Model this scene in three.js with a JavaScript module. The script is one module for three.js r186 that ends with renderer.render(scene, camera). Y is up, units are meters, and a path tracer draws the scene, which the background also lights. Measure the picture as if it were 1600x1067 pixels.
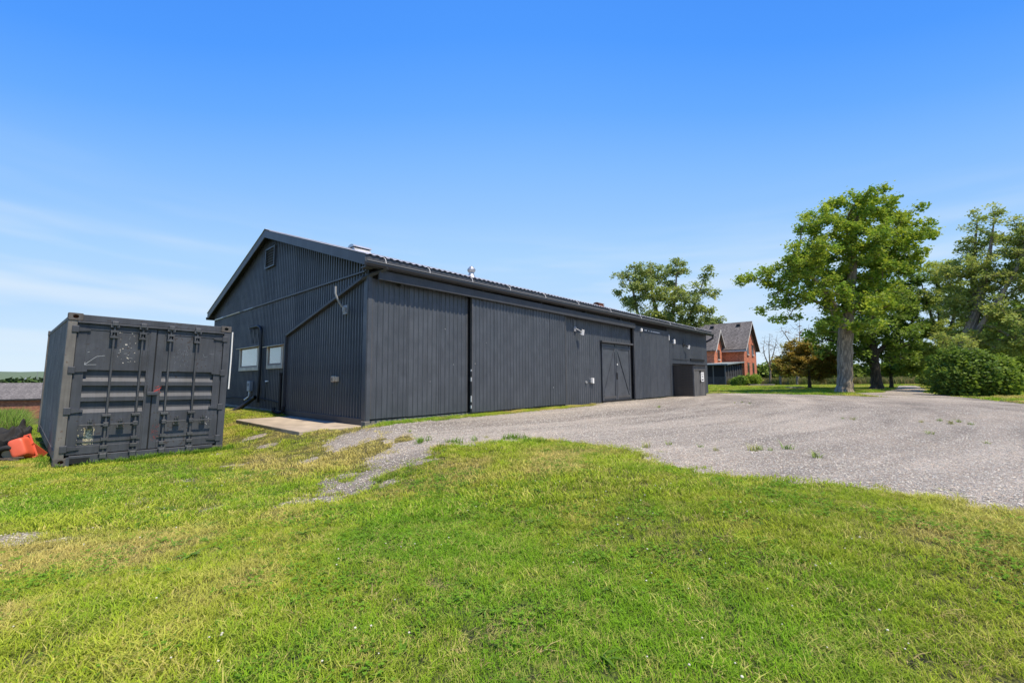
import * as THREE from 'three';
import { mergeGeometries, toCreasedNormals } from 'three/addons/utils/BufferGeometryUtils.js';
import { RoundedBoxGeometry } from 'three/addons/geometries/RoundedBoxGeometry.js';

// ---------------------------------------------------------------- camera, sky, sun, exposure
const FOCAL = 679.6, PITCH = 0.0833, ROLL = 0.0054, EYE = 1.05;
const scene = new THREE.Scene();
const camera = new THREE.PerspectiveCamera(2 * Math.atan(533.5 / FOCAL) * 180 / Math.PI, 1600 / 1067, 0.05, 20000);
camera.position.set(0, EYE, 0);
camera.rotation.order = 'YXZ';
camera.rotation.set(PITCH, 0, -ROLL);
camera.updateMatrixWorld(true);
const renderer = new THREE.WebGLRenderer({ antialias: true });
renderer.toneMapping = THREE.LinearToneMapping;
renderer.toneMappingExposure = 1.4;
renderer.shadowMap.enabled = true;

const SUN_AZ = 51 * Math.PI / 180, SUN_EL = 66 * Math.PI / 180;
const sunDir = new THREE.Vector3(Math.cos(SUN_EL) * Math.sin(SUN_AZ), Math.sin(SUN_EL), Math.cos(SUN_EL) * Math.cos(SUN_AZ));
const sun = new THREE.DirectionalLight(new THREE.Color(1.0, 0.885, 0.71), 4.3);
sun.position.copy(sunDir).multiplyScalar(80); sun.target.position.set(8, 0, -18);
sun.castShadow = true; sun.shadow.mapSize.set(4096, 4096);
Object.assign(sun.shadow.camera, { left: -60, right: 60, top: 60, bottom: -60, near: 1, far: 220 });
sun.position.add(sun.target.position);
scene.add(sun, sun.target);

// ---------------------------------------------------------------- numbers
function rng(seed) { let a = seed >>> 0; return () => { a = (a + 0x6D2B79F5) | 0; let t = Math.imul(a ^ (a >>> 15), 1 | a); t = (t + Math.imul(t ^ (t >>> 7), 61 | t)) ^ t; return ((t ^ (t >>> 14)) >>> 0) / 4294967296; }; }
function hash(x, y, s = 0) { let h = Math.imul(x | 0, 374761393) + Math.imul(y | 0, 668265263) + Math.imul(s | 0, 982451653); h = Math.imul(h ^ (h >>> 13), 1274126177); return ((h ^ (h >>> 16)) >>> 0) / 4294967296; }
const sm = (t) => t * t * (3 - 2 * t), clamp = (v, a, b) => Math.min(b, Math.max(a, v)), lerp = (a, b, t) => a + (b - a) * t;
const sstep = (a, b, v) => sm(clamp((v - a) / (b - a), 0, 1));
function vnoise(x, y, s = 0, wrap = 0) {
  const xi = Math.floor(x), yi = Math.floor(y), fx = sm(x - xi), fy = sm(y - yi), m = (v) => wrap ? ((v % wrap) + wrap) % wrap : v;
  const a = hash(m(xi), m(yi), s), b = hash(m(xi + 1), m(yi), s), c = hash(m(xi), m(yi + 1), s), d = hash(m(xi + 1), m(yi + 1), s);
  return lerp(lerp(a, b, fx), lerp(c, d, fx), fy);
}
function fbm(x, y, s = 0, oct = 4, wrap = 0) { let v = 0, a = 0.5, t = 0; for (let i = 0; i < oct; i++) { v += a * vnoise(x, y, s + i * 7, wrap); t += a; a *= 0.5; x *= 2; y *= 2; wrap *= 2; } return v / t; }
const s2l = (c) => c <= 0.04045 ? c / 12.92 : Math.pow((c + 0.055) / 1.055, 2.4);
const lin = (r, g, b) => [s2l(r / 255), s2l(g / 255), s2l(b / 255)];

// ---------------------------------------------------------------- sky: air and thin high cloud
{
  const W = 2048, Hh = 1024, data = new Float32Array(W * Hh * 4);
  const stops = [[-90, lin(190, 205, 215)], [-2, lin(214, 230, 244)], [0, lin(222, 239, 253)], [2.5, lin(218, 238, 254)], [6, lin(200, 229, 255)], [9, lin(188, 222, 255)], [15.6, lin(172, 214, 255)], [21, lin(152, 201, 255)], [26.6, lin(132, 189, 255)], [33, lin(104, 172, 255)], [40, lin(82, 157, 255)], [60, lin(54, 128, 240)], [90, lin(46, 112, 222)]];
  for (let j = 0; j < Hh; j++) {
    const el = ((j + 0.5) / Hh - 0.5) * 180;
    for (let i = 0; i < W; i++) {
      const az = (i + 0.5) / W * 360, sa = Math.cos((az) * Math.PI / 180), e2 = el > 0 ? Math.min(90, el * (1 + 0.55 * sa * sa * sstep(75, 40, el))) : el; // the air is clearer across the line of sun and anti-sun
      let k = 0; while (k < stops.length - 2 && e2 > stops[k + 1][0]) k++;
      const t = clamp((e2 - stops[k][0]) / (stops[k + 1][0] - stops[k][0]), 0, 1);
      const base = [0, 1, 2].map((i2) => lerp(stops[k][1][i2], stops[k + 1][1][i2], t));
      // streaks of cirrus: noise stretched sideways, thinning with height
      let cl = 0;
      if (el > -3 && el < 40) {
        const n = fbm(az / 22.5 * 1.0 + el * 0.02, el / 3.2 + az * 0.012, 11, 5, 16), n2 = fbm(az / 45, el / 9, 31, 3, 8);
        cl = clamp((n - 0.5) * 2.4, 0, 1) * clamp((n2 - 0.36) * 3, 0, 1) * sstep(25, 6, el) * 0.5 * sstep(-3, 3, el);
        const n3 = fbm(az / 15 + el * 0.06, el / 1.6 + az * 0.02, 57, 4, 24); cl = Math.max(cl, clamp((n3 - 0.40) * 2.4, 0, 1) * sstep(21, 9, el) * sstep(-2, 5, el) * 0.5);
      }
      const o = (j * W + i) * 4, wcol = [0.86, 0.93, 1.0];
      for (let c = 0; c < 3; c++) data[o + c] = lerp(base[c], wcol[c] * 0.98, cl) / 1.4;
      data[o + 3] = 1;
    }
  }
  const tex = new THREE.DataTexture(data, W, Hh, THREE.RGBAFormat, THREE.FloatType);
  tex.mapping = THREE.EquirectangularReflectionMapping; tex.magFilter = THREE.LinearFilter; tex.minFilter = THREE.LinearFilter; tex.needsUpdate = true;
  scene.background = tex; scene.environment = tex;
}

// ---------------------------------------------------------------- pixel -> place helpers (the photograph is 1600 x 1067)
const V3 = (x, y, z) => new THREE.Vector3(x, y, z);
function ray(u, v) {
  return V3((u - 800) / FOCAL, -(v - 533.5) / FOCAL, -1).applyEuler(camera.rotation);
}
function onGround(u, v, y = -0.1) { const r = ray(u, v), t = (y - EYE) / r.y; return V3(r.x * t, y, r.z * t); }
function atDepth(u, v, d) { const r = ray(u, v), t = -d / r.z; return V3(r.x * t, EYE + r.y * t, -d); }

// barn frame: x along the long wall, z out of it
const BARN_TURN = Math.PI / 2 - 0.7352, BARN_AT = V3(-3.5174, 0, -10.5436);
const BW = V3(Math.cos(BARN_TURN), 0, -Math.sin(BARN_TURN)), BN = V3(Math.sin(BARN_TURN), 0, Math.cos(BARN_TURN));
const barnToWorld = (s, y, n) => BARN_AT.clone().addScaledVector(BW, s).addScaledVector(BN, n).add(V3(0, y, 0));
function barnLocal(x, z) { const dx = x - BARN_AT.x, dz = z - BARN_AT.z; return [dx * BW.x + dz * BW.z, dx * BN.x + dz * BN.z]; }

// ---------------------------------------------------------------- terrain
function terrain(x, z) {
  const [s, n] = barnLocal(x, z), d = -z;
  const A = sstep(-0.6, -3.0, s), B = lerp(1, 0.5, sstep(1, 9, n));
  let y = -0.03 - 0.07 * sstep(8, 22, x) - 0.40 * A * B - 0.10 * A * sstep(-1, -7, n);
  y -= 0.13 * sstep(0.35, -0.1, s) * sstep(0.7, 0.1, n) * sstep(-1.2, -0.4, s) * sstep(-5.2, -4.2, n);
  y -= 3.3 * sstep(15, 52, -x) + 6 * sstep(60, 400, -x);
  y -= 0.5 * sstep(60, 140, d) * sstep(0, 30, x);
  const near = sstep(-1.5, -2.6, s) + sstep(0.5, 1.5, n);
  y += (fbm(x * 0.8, z * 0.8, 3, 3) - 0.5) * 0.05 * clamp(near, 0, 1) * sstep(60, 20, Math.hypot(x, z));
  return y;
}

// signed gravel mask, metres, positive on the gravel
const gravelPoly = (() => {
  const w = (s, n) => { const p = barnToWorld(s, 0, n); return [p.x, -p.z]; };
  return [w(-0.4, 0.9), w(0.4, 0.55), w(4, 0.75), w(9, 0.7), w(10.3, 0.12), w(24.6, 0.1), [13.3, 29.3], [16.5, 28.4], [18.9, 26.0], [20.0, 23.6], [21.5, 26.4], [22.9, 29.3], [25.4, 30.2], [33.6, 38.4], [44, 50], [46.5, 50], [35.2, 37.1], [27.8, 29.4], [24.3, 23.9], [20.6, 17.7], [24, 13], [40, 8], [40, -10], [8, -6], [5.6, 1.5], [4.3, 3.6], [3.96, 3.8], [2.95, 4.42], [2.3, 5.0], [1.75, 5.85], [1.6, 6.6], [1.3, 7.3], [0.6, 7.6], [-0.1, 7.55], [-0.8, 7.0], [-1.3, 6.1], [-1.9, 5.55], [-2.5, 5.4], [-2.6, 6.0], [-2.1, 6.9], [-2.0, 7.7], [-2.6, 8.3]];
})();
function polyDist(px, py) {
  let inside = false, best = 1e9;
  for (let i = 0, j = gravelPoly.length - 1; i < gravelPoly.length; j = i++) {
    const [x1, y1] = gravelPoly[j], [x2, y2] = gravelPoly[i];
    if ((y2 > py) !== (y1 > py) && px < (x1 - x2) * (py - y2) / (y1 - y2) + x2) inside = !inside;
    const dx = x2 - x1, dy = y2 - y1, t = clamp(((px - x1) * dx + (py - y1) * dy) / (dx * dx + dy * dy), 0, 1);
    best = Math.min(best, Math.hypot(px - x1 - dx * t, py - y1 - dy * t));
  }
  return inside ? best : -best;
}
const bare = [[500, 752, 0.30], [455, 757, 0.22], [545, 742, 0.25], [212, 778, 0.2], [285, 745, 0.18], [340, 790, 0.14], [140, 832, 0.2], [170, 823, 0.12], [10, 842, 0.3], [395, 690, 0.32], [420, 700, 0.26], [345, 703, 0.18], [365, 722, 0.2], [480, 705, 0.28], [1570, 822, 0.22], [1525, 812, 0.16], [855, 665, 0.2], [560, 690, 0.72], [620, 715, 0.55], [600, 680, 0.5]]
  .map(([u, v, r]) => { const y0 = u < 450 ? -0.36 : -0.16, p = onGround(u, v, y0); return [p.x, -p.z, r]; });
function gravelMask(x, z) {
  const d = -z, [s] = barnLocal(x, z);
  let m = polyDist(x, d);
  if (m < -6) return m;
  const far = clamp(Math.hypot(x, d) / 12, 0.35, 1);
  const frayed = sstep(-0.4, -1.4, x) * sstep(10, 6, d) * 0.9;      // the thin, half overgrown corner by the slab
  m += (fbm(x * 1.6, d * 1.6, 21, 4) - 0.5) * (0.5 + 2.2 * frayed) * (0.6 + 0.4 * far) + (fbm(x * 7, d * 7, 29, 2) - 0.5) * 0.42 - 0.12 * frayed;
  for (const [bx, bd, r] of bare) { const q = Math.hypot(x - bx, (d - bd) * 0.9); if (q < r * 2.5) m = Math.max(m, (r - q) * 0.8 + (fbm(x * 6, d * 6, 40, 3) - 0.5) * 0.34 - 0.06); }
  return m;
}

// ---------------------------------------------------------------- textures
function dtex(size, fn, srgb, reps) {
  const [w, h] = Array.isArray(size) ? size : [size, size], data = new Uint8Array(w * h * 4);
  for (let j = 0; j < h; j++) for (let i = 0; i < w; i++) { const c = fn(i / w, j / h), o = (j * w + i) * 4; data[o] = c[0] * 255; data[o + 1] = c[1] * 255; data[o + 2] = c[2] * 255; data[o + 3] = 255; }
  const t = new THREE.DataTexture(data, w, h, THREE.RGBAFormat, THREE.UnsignedByteType);
  t.wrapS = t.wrapT = THREE.RepeatWrapping; t.magFilter = THREE.LinearFilter; t.minFilter = THREE.LinearMipmapLinearFilter; t.generateMipmaps = true;
  if (srgb) t.colorSpace = THREE.SRGBColorSpace;
  if (reps) t.repeat.set(...reps);
  t.needsUpdate = true; return t;
}
const cl01 = (v) => clamp(v, 0, 1);
// pebbles: one tile of 1.5 m
const CELLS = 112, pebbleTex = (() => {
  const N = 1024, col = new Uint8Array(N * N * 4), bmp = new Uint8Array(N * N * 4);
  for (let j = 0; j < N; j++) for (let i = 0; i < N; i++) {
    const x = i / N * CELLS, y = j / N * CELLS, xi = Math.floor(x), yi = Math.floor(y);
    let f1 = 9, f2 = 9, id = 0;
    for (let b = -1; b <= 1; b++) for (let a = -1; a <= 1; a++) {
      const cx = (xi + a + CELLS) % CELLS, cy = (yi + b + CELLS) % CELLS;
      const px = xi + a + hash(cx, cy, 1), py = yi + b + hash(cx, cy, 2), q = Math.hypot(x - px, y - py) / (0.7 + 0.6 * hash(cx, cy, 3));
      if (q < f1) { f2 = f1; f1 = q; id = cx * 131 + cy; } else if (q < f2) f2 = q;
    }
    const e = cl01((f2 - f1) * 3.2), h0 = hash(id, 5), hue = hash(id, 9);
    const tone = (0.64 + 0.36 * h0) * (0.70 + 0.30 * e);
    const o = (j * N + i) * 4, warm = hue > 0.8 ? 0.06 : 0;
    col[o] = cl01(tone * (0.96 + warm)) * 255; col[o + 1] = cl01(tone * 0.95) * 255; col[o + 2] = cl01(tone * (0.965 - warm)) * 255; col[o + 3] = 255;
    bmp[o] = bmp[o + 1] = bmp[o + 2] = cl01(e * (0.5 + 0.5 * h0)) * 255; bmp[o + 3] = 255;
  }
  const mk = (d, s) => { const t = new THREE.DataTexture(d, N, N); t.wrapS = t.wrapT = THREE.RepeatWrapping; t.magFilter = THREE.LinearFilter; t.minFilter = THREE.LinearMipmapLinearFilter; t.generateMipmaps = true; if (s) t.colorSpace = THREE.SRGBColorSpace; t.needsUpdate = true; return t; };
  return [mk(col, true), mk(bmp, false)];
})();
const thatchTex = dtex(512, (u, v) => { const a = fbm(u * 64, v * 64, 50, 3, 64), b = fbm(u * 160, v * 40, 51, 2, 160), t = 0.55 + 0.75 * (a - 0.5) + 0.5 * (b - 0.5); return [cl01(t * 1.02), cl01(t), cl01(t * 0.9)]; }, true);
const thatchBump = dtex(512, (u, v) => { const a = fbm(u * 96, v * 96, 53, 3, 96); return [a, a, a]; });
const paintTex = dtex(512, (u, v) => { // rolled paint on metal: faint vertical streaks, chalky patches
  const st = fbm(u * 128, v * 6, 60, 3, 128), pa = fbm(u * 8, v * 8, 61, 4, 8), gr = hash(Math.floor(u * 512), Math.floor(v * 512), 4);
  const t = 0.88 + 0.14 * (st - 0.5) + 0.2 * (pa - 0.5) + 0.02 * (gr - 0.5); return [cl01(t), cl01(t), cl01(t)];
}, true);
const paintRough = dtex(256, (u, v) => { const t = 0.72 + 0.4 * (fbm(u * 10, v * 10, 66, 4, 10) - 0.5); return [t, t, t]; });
const rustyTex = dtex(512, (u, v) => { // container paint: chalking, runs, rust freckles
  const pa = fbm(u * 8, v * 8, 71, 5, 8), st = fbm(u * 90, v * 5, 72, 3, 90), fr = fbm(u * 60, v * 60, 73, 3, 60);
  let t = 0.84 + 0.3 * (pa - 0.5) + 0.14 * (st - 0.5); let r = t, g = t, b = t;
  const k = sstep(0.76, 0.82, fr * 0.75 + pa * 0.35); r = lerp(r, 0.72, k * 0.7); g = lerp(g, 0.6, k * 0.7); b = lerp(b, 0.52, k * 0.7);
  return [cl01(r), cl01(g), cl01(b)];
}, true);
const concreteTex = dtex(512, (u, v) => { const t = 0.86 + 0.24 * (fbm(u * 8, v * 8, 81, 5, 8) - 0.5) + 0.16 * (hash(Math.floor(u * 512), Math.floor(v * 512), 8) - 0.5) * 0.6; return [cl01(t), cl01(t * 0.985), cl01(t * 0.95)]; }, true);
const barkTex = dtex([256, 512], (u, v) => { const a = fbm(u * 24, v * 7, 91, 4, 24), b = fbm(u * 48, v * 48, 92, 2, 48), t = 0.66 + 0.26 * sstep(0.3, 0.7, a) + 0.2 * (b - 0.5); return [cl01(t), cl01(t * 0.98), cl01(t * 0.94)]; }, true);
const barkBump = dtex([256, 512], (u, v) => { const a = sstep(0.3, 0.7, fbm(u * 24, v * 7, 91, 4, 24)); return [a, a, a]; });
const brickTex = dtex(512, (u, v) => { // a tile of 2.4 m x 2.4 m, seen from 60 m and more: courses only as grain
  const row = Math.floor(v * 32), off = row % 2 * 0.5, c = Math.floor((u * 10 + off)), fx = (u * 10 + off) % 1, fy = (v * 32) % 1;
  const mort = (fx < 0.05 || fy < 0.14) ? 1 : 0, h0 = hash(((c % 10) + 10) % 10, row, 3), t = 0.72 + 0.34 * h0 + 0.14 * (fbm(u * 6, v * 6, 95, 3, 6) - 0.5);
  return mort ? [0.86, 0.82, 0.8] : [cl01(t), cl01(t * 0.94), cl01(t * 0.92)];
}, true);
const shingleTex = dtex(512, (u, v) => { const row = Math.floor(v * 24), c = Math.floor(u * 16 + hash(row, 1, 6) * 3), h0 = hash(((c % 19) + 19) % 19, row, 12), t = 0.7 + 0.3 * h0 + 0.25 * (fbm(u * 8, v * 8, 97, 4, 8) - 0.5) - ((v * 24) % 1 < 0.12 ? 0.12 : 0); return [cl01(t), cl01(t * 0.99), cl01(t * 0.985)]; }, true);

// ---------------------------------------------------------------- materials
const C = (r, g, b) => new THREE.Color().setRGB(r, g, b);
const std = (color, roughness, o = {}) => new THREE.MeshStandardMaterial({ color, roughness, metalness: 0, side: THREE.DoubleSide, ...o });
const M = {
  siding: std(C(0.090, 0.101, 0.118), 0.62, { map: paintTex, roughnessMap: paintRough }),
  sidingB: std(C(0.081, 0.092, 0.108), 0.66, { map: paintTex, roughnessMap: paintRough }),
  sidingC: std(C(0.099, 0.110, 0.127), 0.6, { map: paintTex, roughnessMap: paintRough }),
  trim: std(C(0.068, 0.072, 0.079), 0.55, { map: paintTex }),
  fascia: std(C(0.105, 0.106, 0.110), 0.5, { map: paintTex }),
  gutter: std(C(0.030, 0.033, 0.038), 0.38),
  soffit: std(C(0.03, 0.03, 0.032), 0.9),
  galv: std(C(0.62, 0.63, 0.64), 0.42, { metalness: 0.75, map: paintTex }),
  roofMetal: std(C(0.60, 0.61, 0.62), 0.5, { metalness: 0.35, map: paintTex }),
  black: std(C(0.012, 0.012, 0.014), 0.55),
  blackSoft: std(C(0.016, 0.016, 0.017), 0.8),
  white: std(C(0.82, 0.81, 0.78), 0.5),
  cream: std(C(0.88, 0.74, 0.58), 0.6, { map: concreteTex }),
  brownFrame: std(C(0.30, 0.21, 0.16), 0.6),
  grey: std(C(0.30, 0.31, 0.32), 0.5),
  concrete: std(C(0.56, 0.48, 0.38), 0.9, { map: concreteTex, bumpMap: concreteTex, bumpScale: 0.004 }),
  foundation: std(C(0.30, 0.29, 0.27), 0.95, { map: concreteTex }),
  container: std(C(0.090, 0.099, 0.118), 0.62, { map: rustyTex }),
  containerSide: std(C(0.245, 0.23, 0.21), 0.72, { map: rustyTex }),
  casting: std(C(0.16, 0.145, 0.135), 0.75, { map: rustyTex }),
  rust: std(C(0.17, 0.06, 0.032), 0.95, { map: concreteTex }),
  steel: std(C(0.13, 0.135, 0.145), 0.5, { metalness: 0.25, map: rustyTex }),
  orange: std(C(0.68, 0.115, 0.055), 0.5),
  glass: new THREE.MeshPhysicalMaterial({ color: C(0.9, 0.95, 0.95), roughness: 0.03, transmission: 1, thickness: 0, ior: 1.5, side: THREE.DoubleSide }),
  blind: std(C(0.60, 0.55, 0.47), 0.8),
  brick: std(C(0.74, 0.28, 0.15), 0.9, { map: brickTex }),
  neighbourBrick: std(C(0.42, 0.20, 0.13), 0.95, { map: brickTex }),
  shingle: std(C(0.21, 0.195, 0.18), 0.95, { map: shingleTex }),
  darkGlass: std(C(0.012, 0.014, 0.016), 0.12),
  screenMesh: std(C(0.02, 0.021, 0.022), 0.95),
  porchRoof: std(C(0.34, 0.40, 0.39), 0.6, { map: paintTex }),
  porch: std(C(0.075, 0.072, 0.07), 0.8, { map: paintTex }),
  porchPost: std(C(0.16, 0.155, 0.15), 0.8),
  houseTrim: std(C(0.55, 0.53, 0.49), 0.7),
  shedSide: std(C(0.075, 0.068, 0.064), 0.6, { map: paintTex }),
  shedFront: std(C(0.15, 0.147, 0.142), 0.75, { map: paintTex }),
  bark: std(C(0.47, 0.40, 0.315), 0.95, { map: barkTex, bumpMap: barkBump, bumpScale: 0.018 }),
  barkDark: std(C(0.13, 0.105, 0.085), 0.95, { map: barkTex, bumpMap: barkBump, bumpScale: 0.03 }),
  barkPale: std(C(0.40, 0.34, 0.28), 0.95, { map: barkTex }),
  lawn: std(C(1, 1, 1), 1, { map: thatchTex, bumpMap: thatchBump, bumpScale: 0.02, vertexColors: true }),
  gravel: std(C(1, 1, 1), 1, { map: pebbleTex[0], bumpMap: pebbleTex[1], bumpScale: 0.014, vertexColors: true }),
  stone: std(C(1, 1, 1), 0.95),
};
const leafMat = (c, t = 0.35) => new THREE.MeshPhysicalMaterial({ color: c, roughness: 0.85, transmission: t, thickness: 0, ior: 1.3, specularIntensity: 0.5, side: THREE.DoubleSide });

// ---------------------------------------------------------------- builders
const taken = new Map();
function numbered(name) { const k = taken.get(name) ?? 0; taken.set(name, k + 1); return k ? `${name}_${String(k).padStart(3, '0')}` : name; }
function shade(o) { o.traverse((c) => { if (c.isMesh) { c.castShadow = true; c.receiveShadow = true; } }); return o; }
function thing(name, label, category, at = [0, 0, 0], turn = 0, group) {
  const o = new THREE.Group(); o.name = numbered(name); o.position.set(...(at.isVector3 ? at.toArray() : at)); o.rotation.y = turn;
  o.userData = { label, category }; if (group) o.userData.group = group;
  scene.add(o); return o;
}
function uvBox(g) { // uv in metres, by the way each face points
  if (g.index) g = g.toNonIndexed();
  const p = g.attributes.position, uv = new Float32Array(p.count * 2), a = V3(0, 0, 0), b = V3(0, 0, 0), c = V3(0, 0, 0);
  for (let i = 0; i < p.count; i += 3) {
    a.fromBufferAttribute(p, i); b.fromBufferAttribute(p, i + 1); c.fromBufferAttribute(p, i + 2);
    const n = b.clone().sub(a).cross(c.clone().sub(a)), ax = Math.abs(n.x), ay = Math.abs(n.y), az = Math.abs(n.z);
    for (let k = 0; k < 3; k++) { const x = p.getX(i + k), y = p.getY(i + k), z = p.getZ(i + k), o = (i + k) * 2;
      if (ax >= ay && ax >= az) { uv[o] = z; uv[o + 1] = y; } else if (az >= ay) { uv[o] = x; uv[o + 1] = y; } else { uv[o] = x; uv[o + 1] = z; } }
  }
  g.setAttribute('uv', new THREE.BufferAttribute(uv.map((v) => v / 2), 2)); return g;
}
const plain = (g) => { if (g.index) g = g.toNonIndexed(); for (const k of Object.keys(g.attributes)) if (!['position', 'normal', 'uv'].includes(k)) g.deleteAttribute(k); if (!g.attributes.normal) g.computeVertexNormals(); return g; };
function merge(list) { list = list.map((g) => uvBox(plain(g))); return list.length === 1 ? list[0] : mergeGeometries(list, false); }
function obj(name, geos, mat, parent, label) {
  const m = new THREE.Mesh(merge(Array.isArray(geos) ? geos : [geos]), mat); m.name = parent ? name : numbered(name);
  m.castShadow = m.receiveShadow = true; if (label) m.userData.label = label;
  (parent ?? scene).add(m); return m;
}
function single(name, geos, mat, label, category, group) { const m = obj(name, geos, mat); m.userData = { label, category }; if (group) m.userData.group = group; return m; }
// box by its limits
function bx(x0, x1, y0, y1, z0, z1, r = 0) {
  const w = Math.abs(x1 - x0), h = Math.abs(y1 - y0), d = Math.abs(z1 - z0);
  const g = r > 0 && Math.min(w, h, d) > r * 2.2 ? new RoundedBoxGeometry(w, h, d, 1, r) : new THREE.BoxGeometry(w, h, d);
  return g.translate((x0 + x1) / 2, (y0 + y1) / 2, (z0 + z1) / 2);
}
function tube(pts, r, seg = 8, n = 0) { const c = pts.length === 2 ? new THREE.LineCurve3(V3(...pts[0]), V3(...pts[1])) : new THREE.CatmullRomCurve3(pts.map((p) => V3(...p)), false, 'catmullrom', 0.3); return new THREE.TubeGeometry(c, n || (pts.length === 2 ? 1 : pts.length * 6), r, seg, false); }
const cyl = (r0, r1, h, x, y, z, seg = 12) => new THREE.CylinderGeometry(r0, r1, h, seg).translate(x, y, z);
// extrude a closed outline of [a, b] along an axis: map(a, b, t) -> [x, y, z]
function extrude(outline, t0, t1, map, closed = true, caps = true) {
  const pos = [], n = outline.length, q = (A, B, Cc, D) => pos.push(...A, ...B, ...Cc, ...A, ...Cc, ...D);
  for (let i = 0; i < (closed ? n : n - 1); i++) { const [a0, b0] = outline[i], [a1, b1] = outline[(i + 1) % n]; q(map(a0, b0, t0), map(a1, b1, t0), map(a1, b1, t1), map(a0, b0, t1)); }
  if (closed && caps) { const tri = THREE.ShapeUtils.triangulateShape(outline.map(([a, b]) => new THREE.Vector2(a, b)), []); for (const t of [t0, t1]) for (const f of tri) for (const k of f) pos.push(...map(outline[k][0], outline[k][1], t)); }
  const g = new THREE.BufferGeometry(); g.setAttribute('position', new THREE.Float32BufferAttribute(pos, 3)); g.computeVertexNormals(); return g;
}
// ribbed sheet: u0..u1 across, bottom and top may be functions of u; map(u, y, out)
function ribbed(u0, u1, bottom, top, pitch, depth, map, back = 0.012) {
  const us = [], k0 = Math.floor(u0 / pitch);
  const f = (u) => { const t = ((u / pitch) % 1 + 1) % 1; return t < 0.52 ? 0 : t < 0.62 ? (t - 0.52) / 0.1 : t < 0.88 ? 1 : t < 0.98 ? (0.98 - t) / 0.1 : 0; };
  const cuts = [u0, u1]; for (let k = k0; k * pitch < u1; k++) for (const t of [0, 0.52, 0.62, 0.88, 0.98]) { const u = (k + t) * pitch; if (u > u0 + 1e-4 && u < u1 - 1e-4) cuts.push(u); }
  cuts.sort((a, b) => a - b);
  const B = typeof bottom === 'function' ? bottom : () => bottom, T = typeof top === 'function' ? top : () => top, pos = [];
  const q = (a, b, c, d) => pos.push(...a, ...b, ...c, ...a, ...c, ...d);
  for (let i = 0; i + 1 < cuts.length; i++) { const a = cuts[i], b = cuts[i + 1], fa = f(a + 1e-6) * depth, fb = f(b - 1e-6) * depth; q(map(a, B(a), fa), map(b, B(b), fb), map(b, T(b), fb), map(a, T(a), fa)); }
  q(map(u0, B(u0), -back), map(u1, B(u1), -back), map(u1, T(u1), -back), map(u0, T(u0), -back));
  for (const u of [u0, u1]) q(map(u, B(u), -back), map(u, B(u), f(u) * depth), map(u, T(u), f(u) * depth), map(u, T(u), -back));
  const g = new THREE.BufferGeometry(); g.setAttribute('position', new THREE.Float32BufferAttribute(pos, 3)); g.computeVertexNormals(); return g;
}
function structure(o, label, category) { o.userData = { kind: 'structure', label, category }; return o; }

// ================================================================ GROUND
function patchTone(x, d) { // how dry the turf is, 0 lush .. 1 straw
  const a = fbm(x * 0.35 + 5, d * 0.35, 101, 4), b = fbm(x * 1.7, d * 1.7, 102, 3), left = sstep(1.0, -3.5, x) * sstep(1, 5, d) * 0.16;
  const q = barnLocal(x, -d), thin = sstep(-5, -2.5, q[0]) * sstep(0.4, -0.4, q[0]) * sstep(-2.5, 0, q[1]) * sstep(4.6, 3, q[1]) * 0.45; // starved turf over old stone by the slab
  return cl01((a - 0.42) * 2.2 + (b - 0.5) * 1.2 + 0.26 + left + thin);
}
const greenA = [0.165, 0.30, 0.016], greenB = [0.30, 0.36, 0.030], straw = [0.48, 0.39, 0.14];
function turf(x, d, k = 1) { const t = patchTone(x, d), c = t < 0.6 ? greenA.map((v, i) => lerp(v, greenB[i], t / 0.6)) : greenB.map((v, i) => lerp(v, straw[i], (t - 0.6) / 0.4 * 0.75)); return c.map((v) => v * k); }
const NG = 230, gridLine = []; { const a = 3, b = Math.asinh(2600 / a); for (let i = -NG; i <= NG; i++) gridLine.push(a * Math.sinh(b * i / NG)); }
const heightCache = new Float32Array(gridLine.length ** 2);
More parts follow.
